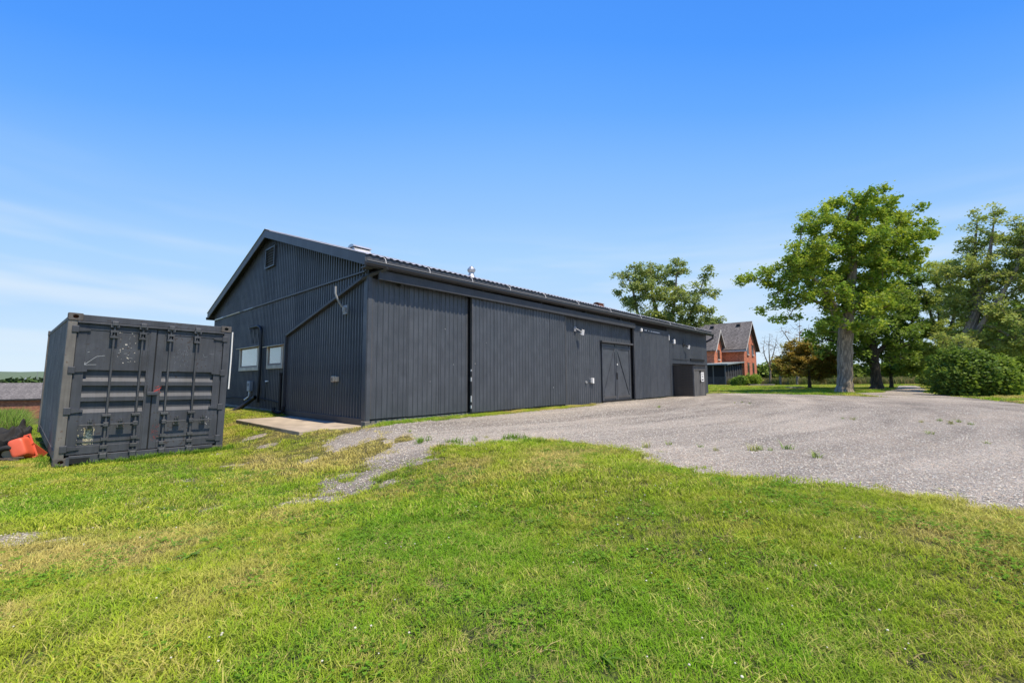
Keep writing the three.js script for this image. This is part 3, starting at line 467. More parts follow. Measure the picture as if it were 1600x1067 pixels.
// ================================================================ SMALL SHED against the far end of the long wall
{
  const p = barnToWorld(18.62, -0.12, 0.06), t = thing('storage_shed', 'small dark shed with clapboard side and grey door against the barn wall', 'shed', p, BARN_TURN);
  const D = 1.1, L = 1.8, Hs = 1.83; // x along the barn, z outwards
  obj('core', [bx(0.05, L - 0.05, 0.06, Hs - 0.02, 0.02, D - 0.05)], M.black, t);
  for (let i = 0; i < 12; i++) { const y0 = 0.08 + i * 0.145; const b = obj('clapboard', [bx(-0.014, 0.008, 0, 0.155, 0.03, D - 0.06)], M.shedSide, t); b.position.set(0.03, y0, 0); b.rotation.z = 0.16; }
  obj('corner_post', [bx(-0.01, 0.07, 0, Hs, D - 0.07, D + 0.01, 0.008)], M.shedFront, t); obj('corner_post', [bx(-0.01, 0.07, 0, Hs, 0.0, 0.04)], M.shedSide, t); obj('corner_post', [bx(L - 0.07, L + 0.01, 0, Hs, D - 0.07, D + 0.01, 0.008)], M.shedFront, t);
  const f = new THREE.Group(); f.name = 'door'; t.add(f);
  for (let i = 0; i < 7; i++) obj('board', [bx(0.09 + i * 0.232, 0.312 + i * 0.232, 0.03, 1.5, D - 0.03, D - 0.004 + (i % 2) * 0.003)], M.shedFront, f);
  obj('latch', [bx(0.86, 0.96, 1.38, 1.5, D, D + 0.05)], M.black, f); obj('bolt', [bx(0.9, 1.0, 0.86, 1.0, D, D + 0.04)], M.black, f); obj('seam', [bx(0.94, 0.97, 0.05, 0.9, D - 0.006, D + 0.004)], M.black, f);
  obj('header', [bx(0.07, L - 0.07, 1.53, Hs, D - 0.05, D + 0.002)], M.shedFront, t);
  const rf = obj('roof', [bx(-0.08, L + 0.06, 0, 0.05, -0.02, D + 0.1, 0.01)], M.blackSoft, t); rf.position.y = Hs + 0.04; rf.rotation.x = 0.06;
  const sg = new THREE.Group(); sg.name = 'notice_sign'; t.add(sg); obj('board', [bx(1.05, 1.5, 0.9, 1.42, D + 0.012, D + 0.024)], M.white, sg); obj('print', [bx(1.14, 1.4, 0.97, 1.03, D + 0.0245, D + 0.026)], M.black, sg); obj('print', [bx(1.1, 1.45, 1.32, 1.35, D + 0.0245, D + 0.026)], M.grey, sg); obj('print', [bx(1.22, 1.34, 1.12, 1.25, D + 0.0245, D + 0.026)], M.grey, sg);
  const pl = single('timber_offcut', [bx(-0.5, 0.1, 0.0, 0.05, -0.1, 0.1, 0.01)], M.grey, 'short grey board lying on the gravel beside the small shed', 'board'); pl.position.copy(barnToWorld(18.3, -0.08, 0.32)); pl.rotation.y = BARN_TURN + 0.1;
}

// ================================================================ SHIPPING CONTAINER (x across the doors, z out of them, body behind)
{
  const TURN = Math.PI / 2 - 0.7137, t = thing('shipping_container', 'dark grey steel shipping container with its locked doors facing the yard', 'container', [-7.6512, -0.385, -7.3648], TURN);
  t.rotation.order = 'YXZ'; t.rotation.set(0.0206, TURN, -0.0184);
  const Wd = 2.438, Hd = 2.591, Ld = 6.058, R = 0.008;
  // frame
  obj('corner_post', [bx(0, 0.12, 0.118, Hd - 0.118, -0.16, 0.0, R)], M.containerSide, t); obj('corner_post', [bx(Wd - 0.12, Wd, 0.118, Hd - 0.118, -0.16, 0.0, R)], M.container, t);
  obj('corner_post', [bx(0, 0.15, 0.118, Hd - 0.118, -Ld, -Ld + 0.15, R)], M.containerSide, t); obj('corner_post', [bx(Wd - 0.15, Wd, 0.118, Hd - 0.118, -Ld, -Ld + 0.15, R)], M.container, t);
  obj('door_header', [bx(0.178, Wd - 0.178, Hd - 0.125, Hd - 0.012, -0.12, -0.012, R)], M.container, t); obj('header_lip', [bx(0.12, Wd - 0.12, Hd - 0.165, Hd - 0.13, -0.1, 0.012, R)], M.container, t);
  obj('door_sill', [bx(0.178, Wd - 0.178, 0.015, 0.15, -0.14, 0.0, R)], M.container, t);
  for (const x of [0.02, Wd - 0.08]) { obj('top_rail', [bx(x, x + 0.06, Hd - 0.09, Hd - 0.03, -Ld + 0.16, -0.16)], M.containerSide, t); obj('bottom_rail', [bx(x, x + 0.06, 0.03, 0.18, -Ld + 0.16, -0.16)], M.casting, t); }
  obj('rear_header', [bx(0.15, Wd - 0.15, Hd - 0.1, Hd - 0.012, -Ld + 0.02, -Ld + 0.1)], M.container, t); obj('rear_sill', [bx(0.15, Wd - 0.15, 0.02, 0.15, -Ld + 0.02, -Ld + 0.1)], M.container, t);
  // corner castings with oval holes
  const plate = (w, h, hx, hy) => { const s = new THREE.Shape(); s.moveTo(0.014, 0); s.lineTo(w - 0.014, 0); s.quadraticCurveTo(w, 0, w, 0.014); s.lineTo(w, h - 0.014); s.quadraticCurveTo(w, h, w - 0.014, h); s.lineTo(0.014, h); s.quadraticCurveTo(0, h, 0, h - 0.014); s.lineTo(0, 0.014); s.quadraticCurveTo(0, 0, 0.014, 0); const o = new THREE.Path(); o.absellipse(w / 2, h / 2, hx, hy, 0, Math.PI * 2, true); s.holes.push(o); return new THREE.ExtrudeGeometry(s, { depth: 0.03, bevelEnabled: true, bevelSize: 0.003, bevelThickness: 0.003, bevelSegments: 1, curveSegments: 10 }); };
  for (const xr of [0, 1]) for (const yr of [0, 1]) for (const zr of [0, 1]) {
    const x = xr ? Wd - 0.178 : 0, y = yr ? Hd - 0.118 : 0, zf = zr ? -Ld : 0.008, s = zr ? 1 : -1; const c = new THREE.Group(); c.name = 'corner_casting'; t.add(c);
    const f = plate(0.178, 0.118, 0.04, 0.034); f.translate(x, y, zr ? zf : zf - 0.03); obj('face', [f], M.casting, c);
    const sd = plate(0.162, 0.118, 0.034, 0.034); sd.rotateY(-Math.PI / 2); sd.translate(xr ? Wd - 0.004 : 0.03 - 0.002, y, zr ? zf + 0.004 : zf - 0.166); obj('side', [sd], M.casting, c);
    obj('inside', [bx(x + 0.035, x + 0.143, y + 0.01, y + 0.108, zr ? zf + 0.05 : zf - 0.15, zr ? zf + 0.15 : zf - 0.05)], xr ? M.black : M.rust, c);
    obj('cap', [bx(x + 0.002, x + 0.176, yr ? y + 0.105 : y, yr ? y + 0.118 : y + 0.012, zf + s * 0.03, zf + s * 0.16)], M.casting, c);
  }
  // side, rear and roof sheets
  const wave = [[0, 0], [0.072, 0], [0.14, 0.036], [0.21, 0.036], [0.278, 0]];
  const corr = (len, y0, y1, map) => { const pos = [], pts = []; let u = 0; while (u < len - 0.28) { for (const [a, b] of wave.slice(0, 4)) pts.push([u + a, b]); u += 0.278; } pts.push([u, 0], [len, 0]); for (let i = 0; i + 1 < pts.length; i++) { const A = map(pts[i][0], y0, pts[i][1]), B = map(pts[i + 1][0], y0, pts[i + 1][1]), Cc = map(pts[i + 1][0], y1, pts[i + 1][1]), D = map(pts[i][0], y1, pts[i][1]); pos.push(...A, ...B, ...Cc, ...A, ...Cc, ...D); } const g = new THREE.BufferGeometry(); g.setAttribute('position', new THREE.Float32BufferAttribute(pos, 3)); g.computeVertexNormals(); return g; };
  obj('side_wall', [corr(Ld - 0.3, 0.15, Hd - 0.06, (u, y, o) => [0.028 + o, y, -0.15 - u])], M.containerSide, t); obj('side_wall', [corr(Ld - 0.3, 0.15, Hd - 0.06, (u, y, o) => [Wd - 0.028 - o, y, -0.15 - u])], M.container, t);
  obj('rear_wall', [corr(Wd - 0.3, 0.12, Hd - 0.08, (u, y, o) => [0.15 + u, y, -Ld + 0.05 + o])], M.container, t);
  obj('roof_sheet', [corr(Ld - 0.2, 0.06, Wd - 0.06, (u, y, o) => [y, Hd - 0.03 - o * 0.5, -0.1 - u])], M.containerSide, t);
  obj('floor', [bx(0.06, Wd - 0.06, 0.13, 0.16, -Ld + 0.1, -0.12)], M.container, t);
  for (let i = 0; i < 9; i++) obj('cross_member', [bx(0.08, Wd - 0.08, 0.04, 0.13, -0.5 - i * 0.62, -0.45 - i * 0.62)], M.container, t);
  obj('forklift_slot', [bx(0.19, 0.44, 0.03, 0.11, 0.0, 0.004)], M.black, t); obj('slot_cheek', [bx(0.145, 0.19, -0.05, 0.13, -0.04, 0.014)], M.container, t); obj('forklift_slot', [bx(2.02, 2.25, 0.03, 0.1, 0.0, 0.004)], M.black, t);
  // door leaves: flat top, three pressed ribs, flat bottom
  const zf = -0.035;
  const face = (x0, x1) => { const P = [[2.40, 0]]; let y = 1.62; P.push([y, 0]); for (let i = 0; i < 3; i++) { P.push([y - 0.012, -0.042], [y - 0.135, -0.042], [y - 0.2, 0]); if (i < 2) P.push([y - 0.275, 0]); y -= 0.275; } P.push([0.20, 0]);
    const pos = []; for (let i = 0; i + 1 < P.length; i++) { const A = [x0, P[i][0], zf + P[i][1]], B = [x1, P[i][0], zf + P[i][1]], Cc = [x1, P[i + 1][0], zf + P[i + 1][1]], D = [x0, P[i + 1][0], zf + P[i + 1][1]]; pos.push(...A, ...D, ...Cc, ...A, ...Cc, ...B); } const g = new THREE.BufferGeometry(); g.setAttribute('position', new THREE.Float32BufferAttribute(pos, 3)); g.computeVertexNormals(); return g; };
  const leaf = (x0, x1, inner, rods, outward) => { const d = new THREE.Group(); d.name = 'door_leaf'; t.add(d);
    const lx = inner > 0 ? x0 + 0.13 : x0 + 0.11, rx = inner > 0 ? x1 - 0.11 : x1 - 0.13;
    obj('door_sheet', [face(lx, rx)], M.container, d); obj('door_back', [bx(x0 + 0.05, x1 - 0.05, 0.2, 2.4, zf - 0.09, zf - 0.055)], M.container, d);
    obj('stile', [bx(x0, lx, 0.165, 2.42, zf - 0.05, zf + 0.006, 0.005)], M.container, d); obj('stile', [bx(rx, x1, 0.165, 2.42, zf - 0.05, zf + 0.006, 0.005)], M.container, d);
    obj('rail', [bx(lx, rx, 2.32, 2.42, zf - 0.05, zf + 0.008, 0.005)], M.container, d); obj('rail', [bx(lx, rx, 0.165, 0.3, zf - 0.05, zf + 0.01, 0.005)], M.container, d);
    for (const y of [0.36]) obj('bump_strip', [bx(lx, rx, y, y + 0.022, zf, zf + 0.012)], M.steel, d);
    for (const x of rods) { const rd = new THREE.Group(); rd.name = 'locking_rod'; d.add(rd); const z = zf + 0.05;
      obj('rod', [cyl(0.0175, 0.0175, 2.42, x, 1.29, z, 10), bx(x - 0.055, x + 0.055, 2.30, 2.34, zf, z + 0.03), bx(x - 0.055, x + 0.055, 2.20, 2.24, zf, z + 0.03), bx(x - 0.05, x - 0.03, 2.24, 2.30, zf, z + 0.035), bx(x + 0.03, x + 0.05, 2.24, 2.30, zf, z + 0.035), bx(x - 0.06, x + 0.06, 0.8, 0.84, zf, z + 0.03, 0.005), bx(x - 0.05, x + 0.05, 0.24, 0.3, zf, z + 0.03, 0.005), bx(x - 0.045, x + 0.045, 0.38, 0.43, zf, z + 0.03)], M.steel, rd);
      obj('cam', [bx(x - 0.045, x + 0.045, 2.42, 2.5, z - 0.03, z + 0.045, 0.01), bx(x - 0.06, x - 0.02, 2.39, 2.45, z - 0.03, z + 0.03), bx(x + 0.02, x + 0.06, 2.39, 2.45, z - 0.03, z + 0.03)], M.steel, rd); obj('cam', [bx(x - 0.045, x + 0.045, 0.07, 0.16, z - 0.03, z + 0.045, 0.01), bx(x - 0.06, x + 0.06, 0.14, 0.19, z - 0.04, z + 0.01)], M.steel, rd); }
    for (const x of rods) { const h = new THREE.Group(); h.name = 'handle'; d.add(h); const s = outward, y = 0.665;
      obj('lever', [bx(Math.min(x, x + s * 0.34), Math.max(x, x + s * 0.34), y - 0.012, y + 0.012, zf + 0.085, zf + 0.1, 0.004), bx(x - 0.035, x + 0.035, y - 0.035, y + 0.035, zf + 0.03, zf + 0.1, 0.006)], M.steel, h); obj('catch', [bx(x + s * 0.2 - 0.03, x + s * 0.2 + 0.03, y - 0.04, y + 0.06, zf, zf + 0.075, 0.008), cyl(0.022, 0.022, 0.05, x + s * 0.2, y + 0.075, zf + 0.09, 10), bx(x + s * 0.2 - 0.05, x + s * 0.2 + 0.05, y - 0.07, y - 0.035, zf, zf + 0.05)], M.steel, h); }
    const hx = inner > 0 ? x0 : x1; for (const y of [0.22, 0.86, 1.56, 2.27]) obj('hinge', [bx(hx - inner * 0.07, hx + inner * 0.02, y - 0.01, y + 0.11, zf + 0.0, zf + 0.05, 0.01), extrude([[hx, y + 0.012], [hx + inner * 0.17, y + 0.03], [hx + inner * 0.17, y + 0.07], [hx, y + 0.088]], zf + 0.006, zf + 0.026, (a, b, q) => [a, b, q])], M.container, d);
    return d; };
  const L1 = leaf(0.125, 1.205, 1, [0.6, 1.0], -1), L2 = leaf(1.225, Wd - 0.125, -1, [1.42, 1.85], 1);
  obj('gasket', [bx(1.205, 1.225, 0.165, 2.42, zf - 0.04, zf - 0.006)], M.black, t); obj('gasket', [bx(0.108, 0.125, 0.165, 2.42, zf - 0.06, zf - 0.004)], M.black, t); obj('gasket', [bx(Wd - 0.125, Wd - 0.108, 0.165, 2.42, zf - 0.06, zf - 0.004)], M.black, t);
  obj('overlap_strip', [bx(1.12, 1.2, 0.17, 2.4, zf + 0.006, zf + 0.014)], M.container, L1); obj('lock_box', [bx(1.13, 1.29, 1.17, 1.23, zf + 0.006, zf + 0.08, 0.006), bx(1.13, 1.145, 1.19, 1.36, zf + 0.006, zf + 0.06)], M.container, L1);
  // chalk, scraped stickers and paint marks: print on the doors
  const mark = (w, h, draw) => { const cv = document.createElement('canvas'); cv.width = 256; cv.height = Math.round(256 * h / w); const k = cv.getContext('2d'); k.clearRect(0, 0, cv.width, cv.height); draw(k, cv.width, cv.height); const tx = new THREE.CanvasTexture(cv); tx.colorSpace = THREE.SRGBColorSpace; return new THREE.MeshStandardMaterial({ map: tx, roughness: 0.8, transparent: true, alphaTest: 0.35, side: THREE.DoubleSide }); };
  const stick = (name, x0, x1, y0, y1, draw, par, dz = 0.0015) => { const g = new THREE.PlaneGeometry(x1 - x0, y1 - y0); g.translate((x0 + x1) / 2, (y0 + y1) / 2, zf + dz); const m = new THREE.Mesh(g, mark(x1 - x0, y1 - y0, draw)); m.name = name; m.receiveShadow = true; par.add(m); };
  const q = rng(9), flecks = (k, w, h, n, col, sz, density) => { k.fillStyle = col; for (let i = 0; i < n; i++) { const x = q() * w, y = q() * h; if (density && q() > density(x / w, y / h)) continue; k.fillRect(x, y, sz * (0.3 + q()), sz * (0.3 + q())); } };
  stick('chalk_mark', 0.22, 0.52, 1.66, 2.0, (k, w, h) => { k.strokeStyle = 'rgb(196,200,204)'; k.lineWidth = 4; k.beginPath(); k.moveTo(w * 0.2, h * 0.22); k.lineTo(w * 0.3, h * 0.18); k.moveTo(w * 0.6, h * 0.42); k.lineTo(w * 0.95, h * 0.36); k.moveTo(w * 0.6, h * 0.42); k.lineTo(w * 0.12, h * 0.86); k.lineTo(w * 0.62, h * 0.84); k.moveTo(w * 0.12, h * 0.86); k.lineTo(w * 0.14, h * 0.72); k.stroke(); }, L1);
  stick('sticker_residue', 0.24, 0.47, 0.32, 0.62, (k, w, h) => { flecks(k, w, h, 900, 'rgb(196,184,150)', 13, (x, y) => x > 0.38 && x < 0.85 ? 0.75 : 0.04); flecks(k, w, h, 260, 'rgb(222,216,196)', 10, (x) => x > 0.55 && x < 0.85 ? 0.9 : 0.03); k.fillStyle = 'rgb(205,196,170)'; k.fillRect(w * 0.94, 0, 4, h); k.fillRect(0, h * 0.9, 6, 10); k.fillRect(0, 0, 4, h * 0.4); }, L1, 0.002);
  stick('scratches', 0.66, 0.96, 1.75, 2.36, (k, w, h) => { k.strokeStyle = 'rgb(178,178,176)'; k.lineWidth = 3; for (let i = 0; i < 16; i++) { const x = q() * w, y = q() * h; k.beginPath(); k.moveTo(x, y); k.lineTo(x + (q() - 0.3) * 60, y + (q() - 0.5) * 16); k.stroke(); } flecks(k, w, h, 26, 'rgb(205,198,186)', 12); k.fillStyle = 'rgb(214,208,196)'; k.fillRect(w * 0.35, h * 0.42, 26, 16); }, L1);
  stick('scratches', 1.5, 1.78, 1.7, 2.15, (k, w, h) => { flecks(k, w, h, 60, 'rgb(128,132,138)', 8); }, L2);
  stick('scratches', 1.92, 2.2, 1.75, 2.1, (k, w, h) => { k.strokeStyle = 'rgb(140,144,150)'; k.lineWidth = 3; k.beginPath(); k.moveTo(w * 0.2, h * 0.3); k.lineTo(w * 0.3, h * 0.5); k.lineTo(w * 0.5, h * 0.45); k.moveTo(w * 0.6, h * 0.3); k.lineTo(w * 0.9, h * 0.3); k.stroke(); }, L2);
  stick('red_paint', 1.235, 1.345, 1.2, 1.34, (k, w, h) => { k.strokeStyle = 'rgb(196,62,52)'; k.lineWidth = 26; k.beginPath(); k.moveTo(0, h * 0.8); k.lineTo(w, h * 0.25); k.stroke(); flecks(k, w, h, 40, 'rgb(200,80,70)', 20); }, L2, 0.0075);
  stick('red_paint', 1.25, 1.36, 0.3, 0.62, (k, w, h) => flecks(k, w, h, 60, 'rgb(150,58,50)', 20), L2, 0.0075);
  stick('scratches', 2.05, 2.25, 0.45, 0.75, (k, w, h) => { flecks(k, w, h, 18, 'rgb(190,190,188)', 16); }, L2);

  // thin white conduit leaning on the container's right edge
  const c2 = single('white_conduit', [tube([[2.462, 1.28, 0.03], [2.47, 1.9, 0.015], [2.468, 2.48, 0.0]], 0.014, 8)], M.white, 'thin white pipe hanging down the right edge of the container', 'pipe'); c2.position.copy(t.position); c2.rotation.copy(t.rotation);
}

// ================================================================ ORANGE TUB and dark scrap beside the container
{
  const p = onGround(38, 718, -0.43), y = terrain(p.x, p.z);
  const t = thing('plastic_tub', 'orange red plastic tub tipped on its side beside the container', 'tub', [p.x - 0.1, y, p.z], 0.55); t.scale.setScalar(0.84);
  const tub = (grow, name, mat, par) => { const prof = [[0.25, 0.17, 0], [0.238, 0.158, 0.06], [0.226, 0.147, 0.12], [0.215, 0.137, 0.18], [0.205, 0.128, 0.215], [0.188, 0.112, 0.236], [0.15, 0.08, 0.244], [0.0, 0.0, 0.246]], pos = [], N = 40; // rounded oblong rings from the rim to the bottom
    const ring = ([rz, rx, y]) => Array.from({ length: N }, (_, k) => { const a = k / N * 2 * Math.PI, c = Math.cos(a), s = Math.sin(a), e = 0.42; return [Math.sign(c) * Math.abs(c) ** e * Math.max(0, rx + grow), y + grow, Math.sign(s) * Math.abs(s) ** e * Math.max(0, rz + grow)]; });
    for (let i = 0; i + 1 < prof.length; i++) { const A = ring(prof[i]), B = ring(prof[i + 1]); for (let k = 0; k < N; k++) { const j = (k + 1) % N; pos.push(...A[k], ...A[j], ...B[j], ...A[k], ...B[j], ...B[k]); } }
    const g = new THREE.BufferGeometry(); g.setAttribute('position', new THREE.Float32BufferAttribute(pos, 3)); return obj(name, [toCreasedNormals(g, 0.9)], mat, par); };
  const body = new THREE.Group(); body.name = 'body'; t.add(body); body.position.set(0.0, 0.25, -0.1); body.rotation.order = 'ZXY'; body.rotation.set(1.35, 0.0, 0.36);
  tub(0, 'shell', M.orange, body); tub(-0.008, 'lining', M.orange, body);
  obj('rim', [bx(-0.2, 0.2, -0.015, 0.008, -0.28, -0.246, 0.005), bx(-0.2, 0.2, -0.015, 0.008, 0.246, 0.28, 0.005), bx(-0.2, -0.166, -0.015, 0.008, -0.246, 0.246, 0.005), bx(0.166, 0.2, -0.015, 0.008, -0.246, 0.246, 0.005)], M.orange, body);
  const flap = obj('flared_lip', [bx(-0.1, 0.1, -0.2, 0.2, -0.012, 0.012, 0.006)], M.orange, t); flap.position.set(0.2, 0.17, -0.16); flap.rotation.set(0.25, 0.5, 0.62);
  // crumpled black sheet
  const bp = onGround(10, 716, -0.43), g = new THREE.SphereGeometry(0.4, 40, 28), pp = g.attributes.position;
  for (let i = 0; i < pp.count; i++) { const x = pp.getX(i), yy = pp.getY(i), z = pp.getZ(i), f = 0.3 + 1.05 * fbm(x * 7 + 9, yy * 7 + z * 6, 301, 4); pp.setXYZ(i, x * f * 0.9 + yy * 0.45, (yy + 0.4) * f * 0.85, z * f * 0.7); }
  g.computeVertexNormals(); const s = single('tarp_heap', [g], M.blackSoft, 'crumpled black tarp heap beside the orange tub', 'tarp'); s.position.set(bp.x, terrain(bp.x, bp.z) - 0.04, bp.z);
  const wh = thing('spare_wheel', 'small black wheel lying against the crumpled tarp', 'wheel', [bp.x + 0.28, terrain(bp.x + 0.3, bp.z + 0.2) + 0.13, bp.z + 0.22], 0.5); obj('tyre', [new THREE.TorusGeometry(0.14, 0.05, 10, 22).rotateX(0.5)], M.blackSoft, wh); obj('hub', [cyl(0.1, 0.1, 0.03, 0, 0, 0, 16).rotateX(Math.PI / 2 + 0.5)], M.grey, wh);
  const st = thing('timber_scrap', 'dark weathered sticks lying in the grass by the tub', 'sticks', [bp.x + 0.1, terrain(bp.x, bp.z) + 0.02, bp.z + 0.35]); obj('stick', [tube([[-0.4, 0.02, 0], [0.1, 0.05, 0.05], [0.55, 0.03, 0.02]], 0.02, 6)], M.barkDark, st); obj('stick', [tube([[-0.2, 0.04, 0.12], [0.5, 0.06, -0.1]], 0.016, 6)], M.barkDark, st);
}

// ================================================================ NEIGHBOUR'S HOUSE down the slope, past the meadow
{
  const p = atDepth(20, 620, 60), gy = terrain(p.x, p.z), t = thing('neighbour_house', 'low brick house with broad grey shingle roof beyond the tall grass', 'house', [p.x, 0, p.z], 0.55);
  const y1 = -1.25, y2 = 0.72, w = 11, d = 6.5;
  obj('wall', [bx(-w, w, gy - 1, y1, d - 0.6, d - 0.3), bx(-w, w, gy - 1, y1, -d + 0.3, -d + 0.6), bx(-w, -w + 0.3, gy - 1, y1, -d + 0.6, d - 0.6), bx(w - 0.3, w, gy - 1, y1, -d + 0.6, d - 0.6)], M.neighbourBrick, t);
  const hip = new THREE.BufferGeometry(), a = [-w - 0.5, y1 - 0.05, d], b = [w + 0.5, y1 - 0.05, d], c = [w + 0.5, y1 - 0.05, -d], e = [-w - 0.5, y1 - 0.05, -d], r1 = [-w + 5.5, y2, 0], r2 = [w - 5.5, y2, 0];
  hip.setAttribute('position', new THREE.Float32BufferAttribute([...a, ...b, ...r2, ...a, ...r2, ...r1, ...b, ...c, ...r2, ...c, ...e, ...r1, ...c, ...r1, ...r2, ...e, ...a, ...r1], 3)); hip.computeVertexNormals(); obj('roof', [hip], M.shingle, t);
  obj('eave_board', [bx(-w - 0.5, w + 0.5, y1 - 0.25, y1 - 0.05, d - 0.02, d + 0.02)], M.soffit, t); obj('eave_board', [bx(w + 0.48, w + 0.52, y1 - 0.25, y1 - 0.05, -d, d)], M.soffit, t);
  obj('window', [bx(-9.4, -8.2, y1 - 1.9, y1 - 0.7, d - 0.31, d - 0.27)], M.darkGlass, t);
}
{ // radio mast and pale sheds far off
  const p = atDepth(56.5, 597, 1500), t = thing('lattice_mast', 'thin lattice mast far off on the hill behind the neighbour roof', 'mast', [p.x, p.y - 6, p.z]);
  for (const [x, z] of [[-0.9, 0], [0.9, 0], [0, 1.4]]) obj('leg', [tube([[x, 0, z], [x * 0.3, 42, z * 0.3]], 0.28, 5)], M.grey, t);
  for (let i = 0; i < 9; i++) { const y = 2 + i * 4.4, k = 1 - i / 13; obj('brace', [tube([[-0.9 * k, y, 0], [0.9 * k, y + 2.2, 0]], 0.14, 4), tube([[0.9 * k, y + 2.2, 0], [-0.9 * k, y + 4.4, 0]], 0.14, 4)], M.grey, t); }
  for (const [u, v, w, h] of [[36, 592.5, 30, 7], [44, 591.5, 16, 9], [28, 593, 14, 5]]) { const q = atDepth(u, v + 2, 1700), s = thing('distant_shed', w > 20 ? 'long white shed roof far off below the hill' : h > 8 ? 'tall pale shed far off below the hill' : 'small pale shed far off below the hill', 'building', [q.x, q.y - 6, q.z], 0.4); obj('wall', [bx(-w / 2, w / 2, 0, h + 2, -8, 8)], M.white, s); obj('roof', [extrude([[-9, h + 2], [9, h + 2], [0, h + 5]], -w / 2 - 0.5, w / 2 + 0.5, (a, b, c) => [c, b, a])], M.grey, s); }
}

// ================================================================ BRICK FARMHOUSE beyond the barn (same axes as the barn)
{
  const p = atDepth(1165, 598, 66), t = thing('brick_farmhouse', 'two storey orange brick farmhouse with steep grey roof and screened porch', 'house', [p.x, -0.1, p.z], BARN_TURN);
  const E1 = 5.75, RG = 9.75, W1 = 7.3, D1 = 11; // gable wall along x at z = 0, body runs back along -z
  const gableWall = extrude([[0, 0], [W1, 0], [W1, E1], [W1 / 2, RG - 0.15], [0, E1]], -0.35, 0, (a, b, c) => [a, b, c]);
  obj('wall', [gableWall], M.brick, t); obj('wall', [bx(0, 0.35, 0, E1, -D1, -0.35)], M.brick, t); obj('wall', [bx(W1 - 0.35, W1, 0, E1, -D1, -0.35)], M.brick, t); obj('wall', [extrude([[0, 0], [W1, 0], [W1, E1], [W1 / 2, RG - 0.15], [0, E1]], -D1, -D1 - 0.35, (a, b, c) => [a, b, c])], M.brick, t);
  const ov = 0.55, sl = (RG - E1) / (W1 / 2);
  const rf = (s) => extrude(s < 0 ? [[-ov, E1 - ov * sl], [W1 / 2, RG], [W1 / 2, RG + 0.14], [-ov - 0.03, E1 - ov * sl + 0.14]] : [[W1 + ov, E1 - ov * sl], [W1 / 2, RG], [W1 / 2, RG + 0.14], [W1 + ov + 0.03, E1 - ov * sl + 0.14]], -D1 - 0.6, 0.5, (a, b, c) => [a, b, c]);
  const roof = obj('roof', [rf(-1), rf(1)], M.shingle, t);
  obj('rake_trim', [extrude([[-ov, E1 - ov * sl - 0.2], [W1 / 2, RG - 0.2], [W1 / 2, RG + 0.0], [-ov, E1 - ov * sl]], 0.5, 0.54, (a, b, c) => [a, b, c])], M.houseTrim, t); obj('rake_trim', [extrude([[W1 + ov, E1 - ov * sl - 0.2], [W1 / 2, RG - 0.2], [W1 / 2, RG + 0.0], [W1 + ov, E1 - ov * sl]], 0.5, 0.54, (a, b, c) => [a, b, c])], M.houseTrim, t);
  obj('eave_trim', [bx(-ov - 0.02, -ov + 0.08, E1 - ov * sl - 0.22, E1 - ov * sl, -D1, 0.5)], M.houseTrim, t);
  for (const z of [-1.6, -5.6]) obj('roof_vent', [bx(W1 / 2 - 0.8, W1 / 2 - 0.4, RG - 0.7, RG - 0.25, z, z + 0.5)], M.black, roof);
  const hw = (x0, x1, y0, y1, z, parent = t) => { const g = new THREE.Group(); g.name = 'window'; parent.add(g); obj('pane', [bx(x0, x1, y0, y1, z, z + 0.03)], M.darkGlass, g); obj('sill', [bx(x0 - 0.1, x1 + 0.1, y0 - 0.16, y0 - 0.01, z, z + 0.14)], M.houseTrim, g); obj('frame', [bx(x0 - 0.06, x0, y0, y1, z, z + 0.05), bx(x1, x1 + 0.06, y0, y1, z, z + 0.05), bx((x0 + x1) / 2 - 0.03, (x0 + x1) / 2 + 0.03, y0, y1, z + 0.031, z + 0.05)], M.brownFrame, g); obj('arch', [bx(x0 - 0.12, x1 + 0.12, y1, y1 + 0.25, z, z + 0.05)], M.brick, g); };
  for (const x of [1.7, 4.6]) { hw(x, x + 0.95, 4.6, 6.2, 0.005); hw(x, x + 0.95, 1.3, 3.3, 0.005); }
  // wing standing out of the side wall, with its own gable
  const wx = -4.2, z0 = -3.0, z1 = -10.5, wE = 5.55, wR = 8.35, wm = wx / 2, wing = new THREE.Group(); wing.name = 'wing'; t.add(wing);
  obj('wall', [extrude([[wx, 0], [-0.01, 0], [-0.01, wE], [wm, wR - 0.25], [wx, wE]], z0 - 0.3, z0, (a, b, c) => [a, b, c])], M.brick, wing); obj('wall', [bx(wx, wx + 0.3, 0, wE, z1, z0 - 0.3)], M.brick, wing);
  const ws = (wR - wE) / -wm, we = 0.45; obj('roof', [extrude([[wx - we, wE - we * ws], [wm, wR], [wm, wR + 0.13], [wx - we - 0.03, wE - we * ws + 0.13]], z1, z0 + 0.45, (a, b, c) => [a, b, c]), extrude([[0.3, wE - 0.3 * ws], [wm, wR], [wm, wR + 0.13], [0.33, wE - 0.3 * ws + 0.13]], z1, z0 + 0.45, (a, b, c) => [a, b, c])], M.shingle, wing);
  for (const [xa, xb] of [[wx - we, wm], [0.3, wm]]) obj('bargeboard', [extrude([[xa, wE - Math.abs(xa - (xa < wm ? wx : 0)) * ws - 0.3], [xb, wR - 0.3], [xb, wR], [xa, wE - Math.abs(xa - (xa < wm ? wx : 0)) * ws]], z0 + 0.45, z0 + 0.5, (a, b, c) => [a, b, c])], M.houseTrim, wing);
